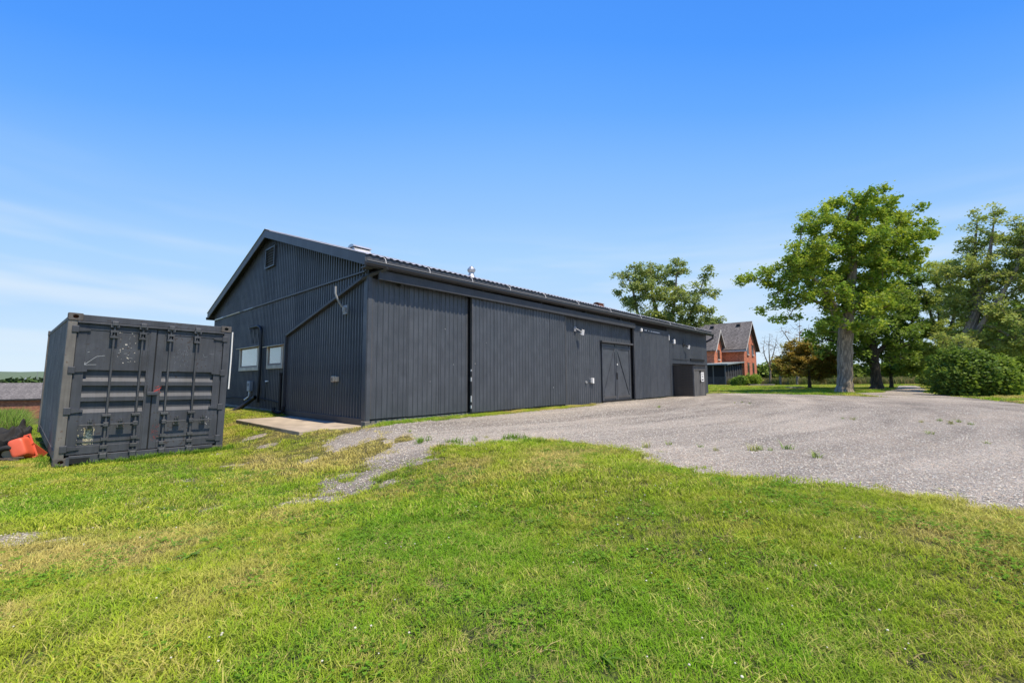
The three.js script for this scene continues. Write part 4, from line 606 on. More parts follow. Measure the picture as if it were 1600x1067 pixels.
  for (const z of [-4.2, -7.4]) { const g = new THREE.Group(); g.name = 'window'; t.add(g); obj('pane', [bx(wx - 0.04, wx - 0.005, 3.7, 5.1, z - 0.9, z)], M.darkGlass, g); obj('sill', [bx(wx - 0.14, wx - 0.002, 3.55, 3.69, z - 1.0, z + 0.1)], M.houseTrim, g); }
  hw(-2.6, -1.7, 3.8, 5.2, z0 + 0.005);
  // rear ell with a chimney
  obj('ell_wall', [bx(-1.2, W1 - 1, 0, 4.6, -17, -D1 - 0.35)], M.brick, t); obj('ell_roof', [extrude([[-1.7, 4.4], [W1 / 2 - 1, 8.0], [W1 - 0.5, 4.4], [W1 / 2 - 1, 7.86]], -17.4, -D1 - 0.36, (a, b, c) => [a, b, c]), bx(-1.7, W1 - 0.5, 4.36, 4.42, -17.4, -D1 - 0.36)], M.shingle, t);
  const ch = obj('chimney', [bx(1.2, 2.1, 5, 9.6, -16.2, -15.2, 0.02), bx(1.1, 2.2, 9.4, 9.75, -16.3, -15.1, 0.02)], M.brick, t); ch.userData.label = 'brick chimney on the rear roof';
  // screened porch with a pale roof
  const porch = new THREE.Group(); porch.name = 'porch'; t.add(porch); const px = -8.2, pz0 = -0.35, pz1 = -13;
  obj('porch_roof', [extrude([[px - 0.4, 2.75], [0.0, 3.25], [0.0, 3.4], [px - 0.4, 2.92]], pz1, pz0 + 0.4, (a, b, c) => [a, b, c])], M.porchRoof, porch);
  obj('half_wall', [bx(px, px + 0.12, 0, 1.15, pz1, pz0)], M.porch, porch); obj('half_wall', [bx(px + 0.12, -0.02, 0, 1.15, pz0 - 0.12, pz0)], M.porch, porch);
  obj('floor', [bx(px + 0.13, -0.02, 0.02, 0.12, pz1, pz0 - 0.13)], M.porch, porch);
  for (let i = 0; i <= 8; i++) obj('post', [bx(px - 0.01, px + 0.13, 0, 2.76, lerp(pz1, pz0 - 0.14, i / 8), lerp(pz1, pz0 - 0.14, i / 8) + 0.14)], M.porchPost, porch);
  for (let i = 1; i <= 7; i++) { const x = lerp(px, -0.2, i / 7); obj('post', [bx(x - 0.06, x + 0.08, 0, 2.75 + (x - px) * 0.06, pz0 - 0.1, pz0 + 0.02)], M.porchPost, porch); }
  obj('screen', [bx(px + 0.05, px + 0.07, 1.15, 2.74, pz1, pz0 - 0.1)], M.screenMesh, porch); obj('screen', [bx(px + 0.12, -0.02, 1.15, 2.75, pz0 - 0.08, pz0 - 0.06)], M.screenMesh, porch);
}

// ================================================================ TREES
function leafClump(seed, n, size, spread, flat = 0.6) { // folded leaves, every one a pair of small faces
  const r = rng(seed), pos = [], nor = [];
  for (let i = 0; i < n; i++) {
    const c = V3(r() - 0.5, (r() - 0.5) * flat, r() - 0.5).multiplyScalar(2 * spread), s = size * (0.65 + 0.7 * r());
    const nrm = V3((r() - 0.5) * 1.7, 0.5 + r(), (r() - 0.5) * 1.7).normalize(), a = V3(r() - 0.5, (r() - 0.7) * 0.5, r() - 0.5).cross(nrm).normalize(), b = a.clone().cross(nrm).normalize();
    const p = (f, w, h) => c.clone().addScaledVector(a, f * s).addScaledVector(b, w * s).addScaledVector(nrm, h * s);
    const tip = p(0.62, 0, -0.12), tail = p(-0.5, 0, -0.05), l = p(0, 0.46, 0.1), l2 = p(0, -0.46, 0.1);
    for (const v of [tail, tip, l, tail, l2, tip]) pos.push(v.x, v.y, v.z);
  }
  const g = new THREE.BufferGeometry(); g.setAttribute('position', new THREE.Float32BufferAttribute(pos, 3)); g.computeVertexNormals(); return g;
}
function limbTube(pts, rad, sides) { // pts Vector3[], rad number[]
  const pos = [], uv = [], rings = []; let len = 0;
  for (let i = 0; i < pts.length; i++) {
    const d = pts[Math.min(i + 1, pts.length - 1)].clone().sub(pts[Math.max(i - 1, 0)]).normalize(), ref = Math.abs(d.y) > 0.9 ? V3(1, 0, 0) : V3(0, 1, 0), a = d.clone().cross(ref).normalize(), b = d.clone().cross(a).normalize();
    if (i) len += pts[i].distanceTo(pts[i - 1]);
    const ring = []; for (let k = 0; k <= sides; k++) { const t = k / sides * Math.PI * 2; ring.push([pts[i].clone().addScaledVector(a, Math.cos(t) * rad[i]).addScaledVector(b, Math.sin(t) * rad[i]), Math.cos(t) * 0 + k / sides * Math.max(1, Math.round(rad[0] * 6)) * 0.5, len * 0.5]); }
    rings.push(ring);
  }
  for (let i = 0; i + 1 < rings.length; i++) for (let k = 0; k < sides; k++) { const q = [rings[i][k], rings[i][k + 1], rings[i + 1][k + 1], rings[i + 1][k]]; for (const j of [0, 1, 2, 0, 2, 3]) { pos.push(...q[j][0].toArray()); uv.push(q[j][1], q[j][2]); } }
  const g = new THREE.BufferGeometry(); g.setAttribute('position', new THREE.Float32BufferAttribute(pos, 3)); g.setAttribute('uv', new THREE.Float32BufferAttribute(uv, 2)); g.computeVertexNormals(); return toCreasedNormals(g, 1.2);
}
function rawMesh(name, geos, mat, parent) { const m = new THREE.Mesh(geos.length > 1 ? mergeGeometries(geos, false) : geos[0], mat); m.name = name; m.castShadow = m.receiveShadow = true; parent.add(m); return m; }
// stems: polylines in world metres [[x, y, z, radius], ...]; lobes: [x, y, z, rx, ry, rz]; spec.tips: how many twigs
function plantTree(name, label, category, group, o) {
  const r = rng(o.seed), base = V3(...o.stems[0][0].slice(0, 3)), t = thing(name, label, category, base, 0, group);
  const nodes = [], trunkGeo = [], gauss = () => (r() + r() + r() - 1.5) / 1.5;
  for (const st of o.stems) { // smooth, slightly crooked stem
    const cv = new THREE.CatmullRomCurve3(st.map((p) => V3(p[0], p[1], p[2]).sub(base))), N = Math.max(8, st.length * 5), pts = [], rad = [];
    for (let i = 0; i <= N; i++) { const f = i / N, q = f * (st.length - 1), k = Math.min(st.length - 2, Math.floor(q)), rr = lerp(st[k][3], st[k + 1][3], q - k); const p = cv.getPoint(f); p.x += gauss() * rr * 0.12; p.z += gauss() * rr * 0.12; pts.push(p); rad.push(rr * (1 + 0.05 * gauss())); nodes.push({ p, trunk: true, r: rr, f }); }
    if (!o.noFlare && st === o.stems[0]) { rad[0] *= 1.35; rad[1] *= 1.08; }
    pts[0].y -= 0.25; trunkGeo.push(limbTube(pts, rad, 14));
  }
  const minNode = o.minNode ?? 0.25;
  // attractors
  const tips = [], tot = o.lobes.reduce((s, l) => s + l[3] * l[4] * l[5] * (l[6] ?? 1), 0);
  for (const l of o.lobes) { const n = Math.max(2, Math.round(o.tips * l[3] * l[4] * l[5] * (l[6] ?? 1) / tot)); for (let i = 0; i < n; i++) { const v = V3(gauss(), gauss(), gauss()).normalize().multiplyScalar(Math.pow(r(), 0.42)); tips.push(V3(l[0] + v.x * l[3], l[1] + v.y * l[4], l[2] + v.z * l[5]).sub(base)); } }
  const hook = nodes.filter((n) => n.f >= minNode);
  tips.forEach((p) => { p.near = Math.min(...hook.map((n) => n.p.distanceTo(p))); }); tips.sort((a, b) => a.near - b.near);
  const live = hook.slice(), chains = [];
  for (const p of tips) {
    let best = null, bd = 1e9; for (const n of live) { const d = n.p.distanceTo(p) * (n.p.y > p.y + 0.4 ? 1.5 : 1) * (n.trunk ? 1.12 : 1); if (d < bd) { bd = d; best = n; } }
    const L = best.p.distanceTo(p), k = clamp(Math.round(L / 0.7), 2, 6), ch = [best]; let prev = best;
    const mid = best.p.clone().lerp(p, 0.5).add(V3(gauss() * 0.12 * L, (o.droop ?? 0.1) * L, gauss() * 0.12 * L));
    for (let i = 1; i <= k; i++) { const f = i / k, q = best.p.clone().multiplyScalar((1 - f) * (1 - f)).addScaledVector(mid, 2 * f * (1 - f)).addScaledVector(p, f * f); const nd = { p: q, parent: prev, w: 0 }; live.push(nd); ch.push(nd); prev = nd; }
    for (let n = prev; n && !n.trunk; n = n.parent) n.w += 1;
    chains.push(ch);
  }
  const tipR = o.tipR ?? 0.012, br = chains.map((ch) => { const rad = ch.map((n, i) => i ? tipR * Math.pow(Math.max(1, n.w), 0.5) : 0); rad[0] = ch[0].trunk ? Math.min(ch[0].r * 0.8, rad[1] * 1.35) : tipR * Math.pow(Math.max(1, ch[0].w), 0.5) * 0.9; rad[0] = Math.max(rad[0], rad[1]); return limbTube(ch.map((n) => n.p), rad, 5); });
  rawMesh('trunk', trunkGeo, o.bark, t); if (br.length) rawMesh('branches', br, o.bark, t);
  if (o.leaf) {
    const per = o.per ?? 8, spots = [];
    for (const ch of chains) for (let i = 0; i < per; i++) { const n = ch[Math.max(1, ch.length - 1 - Math.floor(Math.pow(r(), 1.6) * Math.min(3, ch.length - 1)))]; spots.push(n.p.clone().add(V3(gauss(), gauss() * 0.75, gauss()).multiplyScalar(o.fluff ?? 0.5))); }
    const im = new THREE.InstancedMesh(o.clump, o.leaf, spots.length), m4 = new THREE.Matrix4(), q = new THREE.Quaternion(), e = new THREE.Euler(), sc = V3(1, 1, 1), col = new THREE.Color(), lc = o.tints ?? [[1, 1, 1]];
    spots.forEach((p, i) => { e.set((r() - 0.5) * 0.9, r() * 6.283, (r() - 0.5) * 0.9); q.setFromEuler(e); const s = 0.55 + 0.75 * r(); sc.set(s, s * (0.8 + 0.4 * r()), s); im.setMatrixAt(i, m4.compose(p, q, sc)); const c = lc[Math.floor(r() * lc.length)], k = 0.82 + 0.36 * r(); im.setColorAt(i, col.setRGB(c[0] * k, c[1] * k, c[2] * k)); });
    im.name = o.crownName ?? 'crown'; im.userData.kind = 'stuff'; im.castShadow = im.receiveShadow = true; t.add(im);
  }
  return t;
}
// lobes and stems given by photograph pixels at a depth (offset in depth by dz metres)
const lobePx = (list, d) => list.map(([u, v, ru, rv, dz = 0, rz, wt]) => { const D = d + dz, p = atDepth(u, v, D), k = D / FOCAL; return [p.x, p.y, p.z, ru * k, rv * k, rz ?? (ru + rv) / 2 * k, wt ?? 1]; });
const stemPx = (list, d) => list.map(([u, v, rad, dz = 0]) => { const p = atDepth(u, v, d + dz); return [p.x, p.y, p.z, rad]; });
const onTurf = (st) => { st[0][1] = terrain(st[0][0], st[0][2]) - 0.05; return st; };

const clumpA = leafClump(11, 18, 0.165, 0.34), clumpB = leafClump(12, 13, 0.19, 0.36), clumpS = leafClump(13, 16, 0.12, 0.26), clumpBush = leafClump(14, 16, 0.15, 0.28, 0.9), clumpFar = leafClump(15, 14, 0.36, 0.55, 0.9);
const leafMaple = leafMat(C(0.335, 0.45, 0.05), 0.52), leafDark = leafMat(C(0.16, 0.23, 0.042), 0.46), leafSilver = leafMat(C(0.40, 0.45, 0.12), 0.52), leafBronze = leafMat(C(0.42, 0.32, 0.06), 0.5), leafBush = leafMat(C(0.17, 0.26, 0.04), 0.48), leafPoplar = leafMat(C(0.33, 0.39, 0.11), 0.5), leafLight = leafMat(C(0.28, 0.36, 0.06), 0.46);

plantTree('maple_tree', 'big spreading green maple with pale thick trunk at the lawn edge', 'tree', null, { seed: 21, bark: M.bark, clump: clumpA, leaf: leafMaple, tips: 560, per: 6, fluff: 0.42, minNode: 0.42, tipR: 0.016,
  tints: [[1, 1, 1], [1.15, 1.05, 1], [0.8, 0.9, 0.9], [1.35, 1.2, 1.1], [0.6, 0.72, 0.8]],
  stems: [onTurf(stemPx([[1320, 613, 0.55], [1321, 595, 0.46], [1321, 560, 0.45], [1322, 520, 0.46], [1326, 480, 0.36], [1332, 430, 0.27], [1336, 375, 0.17], [1340, 335, 0.07]], 31)), stemPx([[1321, 515, 0.3], [1308, 485, 0.2, -0.4], [1288, 452, 0.15, -0.9], [1262, 425, 0.09, -1.3], [1240, 400, 0.04, -1.5]], 31), stemPx([[1326, 490, 0.26], [1352, 450, 0.19, 0.8], [1382, 400, 0.12, 1.4], [1405, 360, 0.05, 1.6]], 31), stemPx([[1313, 497, 0.18], [1285, 475, 0.12, 0.5], [1245, 462, 0.08, 0.8], [1200, 440, 0.04, 1.0]], 31)],
  lobes: lobePx([[1335, 328, 48, 30, 0, 2.6], [1290, 342, 34, 24, -1, 1.8], [1256, 358, 22, 20, -1, 1.2], [1385, 335, 48, 26, 1, 2.4], [1425, 362, 34, 17, 1, 1.6], [1452, 368, 14, 6, 1, 0.7], [1330, 380, 66, 32, 0, 3.2], [1262, 402, 44, 32, -1.5, 2.2], [1225, 428, 36, 24, -1, 1.8], [1178, 432, 24, 12, 0, 1.0], [1202, 436, 18, 15, 0, 1.0], [1154, 440, 8, 7, 0, 0.5], [1395, 390, 46, 34, 1.5, 2.6], [1420, 392, 26, 30, 0, 1.8], [1320, 430, 60, 34, 1, 3.4], [1390, 432, 36, 28, 1, 2.2], [1225, 462, 26, 22, -0.6, 1.4], [1204, 482, 14, 10, -0.6, 0.8], [1240, 490, 16, 8, -0.5, 0.8], [1215, 496, 8, 5, -0.4, 0.5], [1280, 455, 36, 26, -1.5, 2.2], [1330, 478, 44, 22, -1, 2.4], [1380, 470, 36, 22, -0.8, 2.2], [1300, 500, 26, 16, -1.6, 1.4], [1345, 505, 24, 14, -1.6, 1.4], [1280, 515, 20, 14, 0.6, 1.4]], 31) });
plantTree('shade_tree', 'dark green broad tree standing just behind the big maple', 'tree', null, { seed: 22, bark: M.barkDark, clump: clumpB, leaf: leafDark, tips: 300, per: 6, fluff: 0.5, minNode: 0.45, tipR: 0.018, tints: [[1.1, 1.2, 1], [1.6, 1.7, 1.2], [0.9, 1, 0.9], [2.0, 1.9, 1.3]],
  stems: [onTurf(stemPx([[1372, 609, 0.5], [1370, 590, 0.36], [1366, 560, 0.34], [1362, 520, 0.26], [1366, 480, 0.16], [1372, 440, 0.06]], 37)), stemPx([[1366, 560, 0.24], [1345, 545, 0.16], [1310, 535, 0.09], [1285, 528, 0.04]], 37), stemPx([[1366, 555, 0.22], [1390, 535, 0.15], [1420, 515, 0.06]], 37)],
  lobes: lobePx([[1300, 520, 32, 26, 0, 2.0], [1290, 545, 20, 12, 0, 1.4], [1340, 520, 40, 30, 1, 2.6], [1385, 520, 40, 34, 0, 2.6], [1420, 520, 26, 36, 1, 2.0], [1380, 470, 50, 34, 1.5, 2.6], [1340, 555, 34, 14, 0, 1.8], [1400, 556, 30, 16, 0, 1.8], [1345, 575, 16, 8, 0, 1], [1418, 480, 22, 40, 2, 1.8], [1415, 440, 24, 24, 1.5, 1.6]], 37) });
plantTree('young_tree', 'slim dark young tree standing beside the lane', 'tree', null, { seed: 23, bark: M.barkDark, clump: clumpB, leaf: leafDark, tips: 60, per: 7, fluff: 0.5, tints: [[1.4, 1.4, 1.1], [2, 1.8, 1.2]],
  stems: [onTurf(stemPx([[1394, 607, 0.17], [1393, 590, 0.13], [1392, 560, 0.09], [1394, 545, 0.03]], 42))], lobes: lobePx([[1400, 575, 26, 12, 0, 1.4], [1420, 560, 22, 20, 0, 1.6], [1435, 575, 14, 14, 0, 1]], 42) });
plantTree('silver_maple', 'tall airy tree with leaning twin trunks rising from the shrubs', 'tree', null, { seed: 24, bark: M.barkPale, clump: clumpS, leaf: leafSilver, tips: 600, per: 5, fluff: 0.4, minNode: 0.2, tipR: 0.014, tints: [[1, 1, 0.9], [0.85, 0.95, 0.85], [1.25, 1.2, 1.0], [0.95, 1.05, 1]],
  stems: [onTurf(stemPx([[1500, 612, 0.42], [1505, 560, 0.38], [1518, 510, 0.33], [1532, 465, 0.24], [1545, 410, 0.13], [1553, 355, 0.05], [1556, 330, 0.015]], 30)), stemPx([[1506, 555, 0.26], [1520, 500, 0.2, 0.6], [1522, 440, 0.15, 0.8], [1525, 380, 0.08, 1], [1528, 345, 0.03, 1]], 30), stemPx([[1510, 545, 0.24], [1540, 500, 0.16, -0.8], [1572, 450, 0.11, -1.4], [1598, 400, 0.08, -1.6], [1606, 360, 0.03, -1.6]], 30)],
  lobes: lobePx([[1556, 327, 18, 14, 0, 1.0], [1530, 345, 18, 18, 0.6, 1.2], [1588, 352, 20, 18, -1.2, 1.2], [1610, 370, 20, 26, -1.4, 1.4], [1560, 375, 34, 22, 0, 1.8], [1515, 385, 22, 18, 0.8, 1.2], [1595, 385, 22, 26, -1.4, 1.6], [1540, 420, 46, 30, 0, 2.4], [1500, 425, 26, 26, 1, 1.6], [1590, 445, 34, 36, -1.4, 2.2], [1625, 420, 30, 60, -1.4, 2.2], [1520, 470, 40, 28, 1, 2.2], [1575, 495, 40, 26, -1.4, 2.2], [1490, 480, 26, 28, 1.2, 1.6], [1540, 530, 46, 22, 0, 2.4], [1595, 540, 36, 28, -1.4, 2.2], [1490, 535, 26, 18, -1, 1.4], [1550, 480, 26, 22, -1.2, 1.4]], 30) });
plantTree('ash_tree', 'pale green loose tree between the maple and the leaning trunks', 'tree', null, { seed: 25, bark: M.barkDark, clump: clumpS, leaf: leafSilver, tips: 340, per: 6, fluff: 0.42, minNode: 0.25, tipR: 0.014, tints: [[1.1, 1.15, 0.9], [0.9, 1, 0.8], [1.3, 1.25, 1]],
  stems: [onTurf(stemPx([[1477, 608, 0.34], [1476, 560, 0.28], [1472, 525, 0.22], [1468, 480, 0.13], [1464, 440, 0.05]], 38)), stemPx([[1475, 545, 0.2], [1462, 510, 0.13], [1448, 470, 0.07], [1440, 440, 0.03]], 38), stemPx([[1475, 540, 0.18], [1490, 500, 0.11], [1500, 460, 0.04]], 38)],
  lobes: lobePx([[1465, 430, 28, 22, 0, 1.8], [1450, 470, 26, 26, 0, 1.8], [1485, 465, 30, 26, 0, 1.8], [1452, 515, 24, 24, 0, 1.8], [1490, 515, 30, 24, 0, 1.8], [1450, 555, 22, 20, 0, 1.6], [1478, 560, 22, 20, 0, 1.6], [1480, 415, 14, 10, 0, 1]], 38) });
plantTree('poplar_tree', 'rounded green tree rising behind the barn roof', 'tree', null, { seed: 26, bark: M.barkPale, clump: leafClump(16, 16, 0.2, 0.4), leaf: leafPoplar, tips: 360, per: 4, fluff: 0.45, minNode: 0.3, tipR: 0.02, droop: -0.05, tints: [[1, 1, 1], [0.75, 0.85, 0.95], [1.3, 1.25, 0.9], [0.95, 1, 1]],
  stems: [onTurf(stemPx([[1035, 600, 0.5], [1035, 560, 0.42], [1030, 510, 0.3], [1020, 460, 0.15], [1015, 425, 0.05]], 50)), stemPx([[1035, 560, 0.34], [1050, 500, 0.24], [1056, 450, 0.12], [1058, 415, 0.04]], 50), stemPx([[1035, 565, 0.3], [1070, 510, 0.2], [1092, 460, 0.1], [1102, 430, 0.03]], 50), stemPx([[1034, 560, 0.3], [1000, 500, 0.2], [988, 450, 0.1], [978, 425, 0.03]], 50)],
  lobes: lobePx([[985, 430, 22, 20, 0, 1.8], [962, 445, 14, 16, 0, 1.2], [1012, 425, 26, 22, 0, 2], [1048, 425, 26, 22, 1, 2], [1068, 418, 18, 14, 1, 1.4], [1098, 430, 18, 14, 0, 1.4], [1108, 455, 16, 18, 0, 1.4], [1010, 460, 36, 26, -1, 2.6], [1060, 462, 34, 26, -1, 2.6], [985, 475, 22, 16, 0, 1.8], [1030, 495, 44, 18, -1, 2.8], [1085, 490, 28, 22, 0, 2.2], [1000, 500, 26, 10, 0, 1.8], [1100, 480, 16, 18, 0, 1.4], [1060, 510, 40, 12, 0, 2.4]], 50) });
plantTree('poplar_tree', 'small tree tip showing above the farmhouse roof', 'tree', null, { seed: 27, bark: M.barkDark, clump: clumpFar, leaf: leafPoplar, tips: 60, per: 7, fluff: 0.7, tints: [[0.8, 0.9, 0.8], [1.2, 1.15, 0.9]], stems: [onTurf(stemPx([[1112, 596, 0.3], [1112, 550, 0.25], [1113, 510, 0.12], [1114, 494, 0.03]], 88))], lobes: lobePx([[1112, 508, 10, 10, 0, 1.6], [1104, 512, 7, 8, 0, 1.2], [1122, 507, 8, 10, 0, 1.4], [1112, 530, 14, 12, 0, 2.2]], 88) });
plantTree('bronze_tree', 'small round tree with bronze olive leaves on the lawn', 'tree', null, { seed: 28, bark: M.barkDark, clump: leafClump(17, 15, 0.15, 0.28), leaf: leafBronze, tips: 260, per: 8, fluff: 0.42, minNode: 0.3, tipR: 0.012, droop: 0.12, tints: [[1, 1, 1], [0.65, 0.8, 0.8], [1.25, 1.1, 1.0], [0.75, 0.95, 0.8]],
  stems: [onTurf(stemPx([[1266, 607, 0.17], [1265, 592, 0.12], [1264, 575, 0.12], [1262, 555, 0.07], [1262, 538, 0.03]], 42))], lobes: lobePx([[1250, 540, 18, 10, 0, 1.4], [1262, 560, 36, 18, 0, 2.4], [1226, 568, 18, 12, 0, 1.4], [1295, 562, 20, 16, 0, 1.4], [1290, 582, 22, 14, 0, 1.5], [1240, 580, 24, 10, 0, 1.6], [1265, 548, 24, 10, 0, 1.6], [1216, 572, 8, 8, 0, 0.8]], 42) });
plantTree('bare_tree', 'leafless grey tree behind the bronze tree', 'tree', 'leafless trees behind the lawn', { seed: 29, bark: M.barkPale, tips: 300, tipR: 0.0075, droop: 0.02, minNode: 0.3, stems: [onTurf(stemPx([[1247, 602, 0.2], [1248, 570, 0.14], [1250, 530, 0.06], [1250, 502, 0.015]], 62)), stemPx([[1248, 565, 0.14], [1235, 535, 0.08], [1222, 515, 0.03]], 62)], lobes: lobePx([[1250, 520, 22, 18, 0, 2], [1228, 522, 18, 14, 0, 1.6], [1268, 525, 14, 14, 0, 1.4], [1250, 505, 8, 6, 0, 1]], 62) });
plantTree('bare_tree', 'leafless grey tree close to the farmhouse corner', 'tree', 'leafless trees behind the lawn', { seed: 30, bark: M.barkPale, tips: 240, tipR: 0.007, droop: 0.02, minNode: 0.3, stems: [onTurf(stemPx([[1204, 600, 0.15], [1204, 575, 0.11], [1202, 545, 0.05], [1203, 522, 0.012]], 60)), stemPx([[1204, 575, 0.12], [1194, 550, 0.04], [1196, 524, 0.012]], 60), stemPx([[1204, 570, 0.1], [1212, 540, 0.035], [1215, 522, 0.012]], 60)], lobes: lobePx([[1203, 538, 14, 18, 0, 1.6], [1194, 548, 8, 16, 0, 1], [1214, 540, 10, 16, 0, 1]], 60) });
for (const [u, v1, d] of [[1220, 578, 58], [1246, 574, 57], [1286, 576, 66], [1329, 578, 66]]) plantTree('slim_trunk', 'pale slim young trunk in the row behind the lawn', 'tree', 'slim young trees in a row behind the lawn', { seed: 40 + u, bark: M.barkPale, clump: clumpS, leaf: leafLight, tips: 26, per: 7, fluff: 0.45, minNode: 0.6, noFlare: true, stems: [onTurf(stemPx([[u, 601, 0.13], [u, 585, 0.12], [u + 1, v1, 0.07], [u + 1, v1 - 14, 0.02]], d))], lobes: lobePx([[u, v1 - 8, 10, 8, 0, 1], [u + 4, v1, 8, 6, 0, 0.8]], d) });

// shrubs: stems from the ground, leaves to the ground
function shrub(name, label, group, u, v, d, ru, h, leaf, seed, tips, clump, tints, fluff = 0.4) {
  const p = atDepth(u, v, d), k = d / FOCAL, rx = ru * k, y = terrain(p.x, p.z), r = rng(seed), stems = [], lobes = [];
  for (let i = 0; i < 4; i++) { const a = r() * 6.28, q = rx * 0.35 * r(); stems.push([[p.x + Math.cos(a) * 0.12, y, p.z + Math.sin(a) * 0.12, 0.05], [p.x + Math.cos(a) * q, y + h * 0.4, p.z + Math.sin(a) * q, 0.035], [p.x + Math.cos(a) * q * 1.6, y + h * 0.75, p.z + Math.sin(a) * q * 1.6, 0.012]]); }
  for (let i = 0; i < 7; i++) { const a = r() * 6.28, q = rx * (0.2 + 0.5 * r()), hh = h * (0.3 + 0.4 * r()); lobes.push([p.x + Math.cos(a) * q, y + hh, p.z + Math.sin(a) * q, rx * 0.5, Math.max(0.2, Math.min(hh, h - hh) * 1.05), rx * 0.5]); }
  lobes.push([p.x, y + h * 0.42, p.z, rx * 0.8, h * 0.42, rx * 0.8, 1.5]);
  return plantTree(name, label, 'shrub', group, { seed, bark: M.barkDark, clump, leaf, tips, per: 8, fluff, minNode: 0.05, noFlare: true, tints, stems, lobes, crownName: 'foliage' });
}
const T1 = [[1, 1, 1], [0.7, 0.8, 0.8], [1.5, 1.4, 1.1], [1.2, 1.2, 1]];
shrub('big_shrub', 'dense dark rounded shrub spilling onto the grass by the lane', null, 1512, 612, 25, 34, 2.6, leafBush, 51, 380, clumpBush, T1, 0.42);
shrub('big_shrub', 'lighter green shrub at the far side of the dense dark one', null, 1566, 614, 24.5, 17, 2.0, leafBush, 52, 170, clumpBush, [[1.5, 1.4, 1.2], [1, 1, 1], [1.9, 1.7, 1.3]], 0.42);
shrub('big_shrub', 'tall pale shrub rising behind the dense dark one', null, 1482, 610, 31, 16, 2.7, leafBush, 53, 150, clumpBush, [[1.6, 1.6, 1.4], [1.2, 1.2, 1], [2, 1.9, 1.5]], 0.45);
shrub('big_shrub', 'bright overgrown shrub where the yard leaves the picture', null, 1622, 616, 30, 22, 2.6, leafBush, 54, 150, clumpBush, [[1.4, 1.4, 1.1], [1.8, 1.7, 1.2]], 0.45);
shrub('lane_shrub', 'small light shrub beside the end of the lane', null, 1455, 604, 46, 15, 2.0, leafLight, 55, 90, clumpBush, T1, 0.4);
shrub('house_shrub', 'dark low shrub in front of the porch screens', null, 1155, 599, 55, 9, 1.1, leafDark, 56, 90, clumpBush, [[1, 1.2, 1], [1.5, 1.6, 1.2]], 0.35);
shrub('house_shrub', 'bright green low shrub under the gable windows', null, 1174, 599, 56, 12, 1.25, leafLight, 57, 120, clumpBush, [[1, 1.1, 0.8], [1.3, 1.3, 0.9]], 0.35);
// hedge row behind the lawn, one bush after another
{ const r = rng(333); for (let i = 0; i < 17; i++) { const u = 1190 + i * 17 + r() * 8; if (Math.abs(u - 1425) < 18) continue; shrub('hedge_bush', 'light green bush in the hedge row behind the lawn', 'bushes in the hedge row behind the lawn', u, 599, 72 + r() * 14, 13 + r() * 6, 2.4 + 1.6 * r(), i % 3 ? leafLight : leafBush, 340 + i, 46, clumpFar, T1, 0.8); } }
for (const [u, d, h, s] of [[1440, 95, 9, 1], [1600, 62, 11, 2], [1560, 80, 12, 3], [1500, 90, 10, 4], [1650, 48, 11, 5], [1395, 120, 7, 6]]) { const p = atDepth(u, 590, d), y = terrain(p.x, p.z), k = h / 10; plantTree('field_tree', ['', 'green tree far behind the pale shrubs', 'tall green tree behind the leaning trunks', 'dark tree in the wood behind the leaning trunks', 'hazy tree in the wood beyond the lane', 'tree at the edge of the wood beside the yard', 'low far tree at the end of the lane'][s], 'tree', null, { seed: 60 + s, bark: M.barkDark, clump: clumpFar, leaf: leafBush, tips: 130, per: 8, fluff: 0.9, tipR: 0.02, minNode: 0.2, tints: T1, stems: [[[p.x, y, p.z, 0.3 * k], [p.x + 0.2, y + h * 0.4, p.z, 0.22 * k], [p.x, y + h * 0.85, p.z, 0.05]]], lobes: [[p.x, y + h * 0.62, p.z, 3.6 * k, 3.4 * k, 3.4 * k], [p.x - 2.6 * k, y + h * 0.42, p.z, 2.4 * k, 2.8 * k, 2.4 * k], [p.x + 2.4 * k, y + h * 0.4, p.z + 1, 2.4 * k, 3 * k, 2.4 * k]] }); }
// tree belt on the valley side, left of the picture, one mass
{ const r = rng(900), n = 2600, im = new THREE.InstancedMesh(leafClump(18, 22, 2.2, 3.0, 0.9), leafMat(C(0.045, 0.08, 0.02), 0.2), n), m4 = new THREE.Matrix4(), q = new THREE.Quaternion(), col = new THREE.Color();
  for (let i = 0; i < n; i++) { const a = lerp(-75, -30, r()) * Math.PI / 180, d = lerp(420, 900, r()), x = Math.sin(a) * d, z = -Math.cos(a) * d, s = 0.7 + r(); q.setFromEuler(new THREE.Euler(r(), r() * 6, r())); im.setMatrixAt(i, m4.compose(V3(x, terrain(x, z) + r() * 8 * (0.4 + fbm(a * 30, 2, 5, 3)), z), q, V3(s, s, s))); im.setColorAt(i, col.setScalar(0.6 + 0.8 * r())); }
  im.name = 'valley_wood'; im.userData = { kind: 'stuff', label: 'dark far belt of trees across the valley below the hill', category: 'wood' }; scene.add(im); }

// two pale concrete slabs lying on the lawn
for (const [u, v, w, l] of [[1243, 607, 1.5, 'short pale concrete slab lying on the lawn by the bronze tree'], [1190, 602.5, 3.2, 'long pale concrete kerb lying on the lawn before the farmhouse']]) { const p = onGround(u, v), s = single('lawn_slab', [bx(-w / 2, w / 2, -0.05, 0.16, -0.3, 0.3, 0.02)], M.foundation, l, 'slab'); s.position.set(p.x, terrain(p.x, p.z), p.z); s.rotation.y = 0.05; }

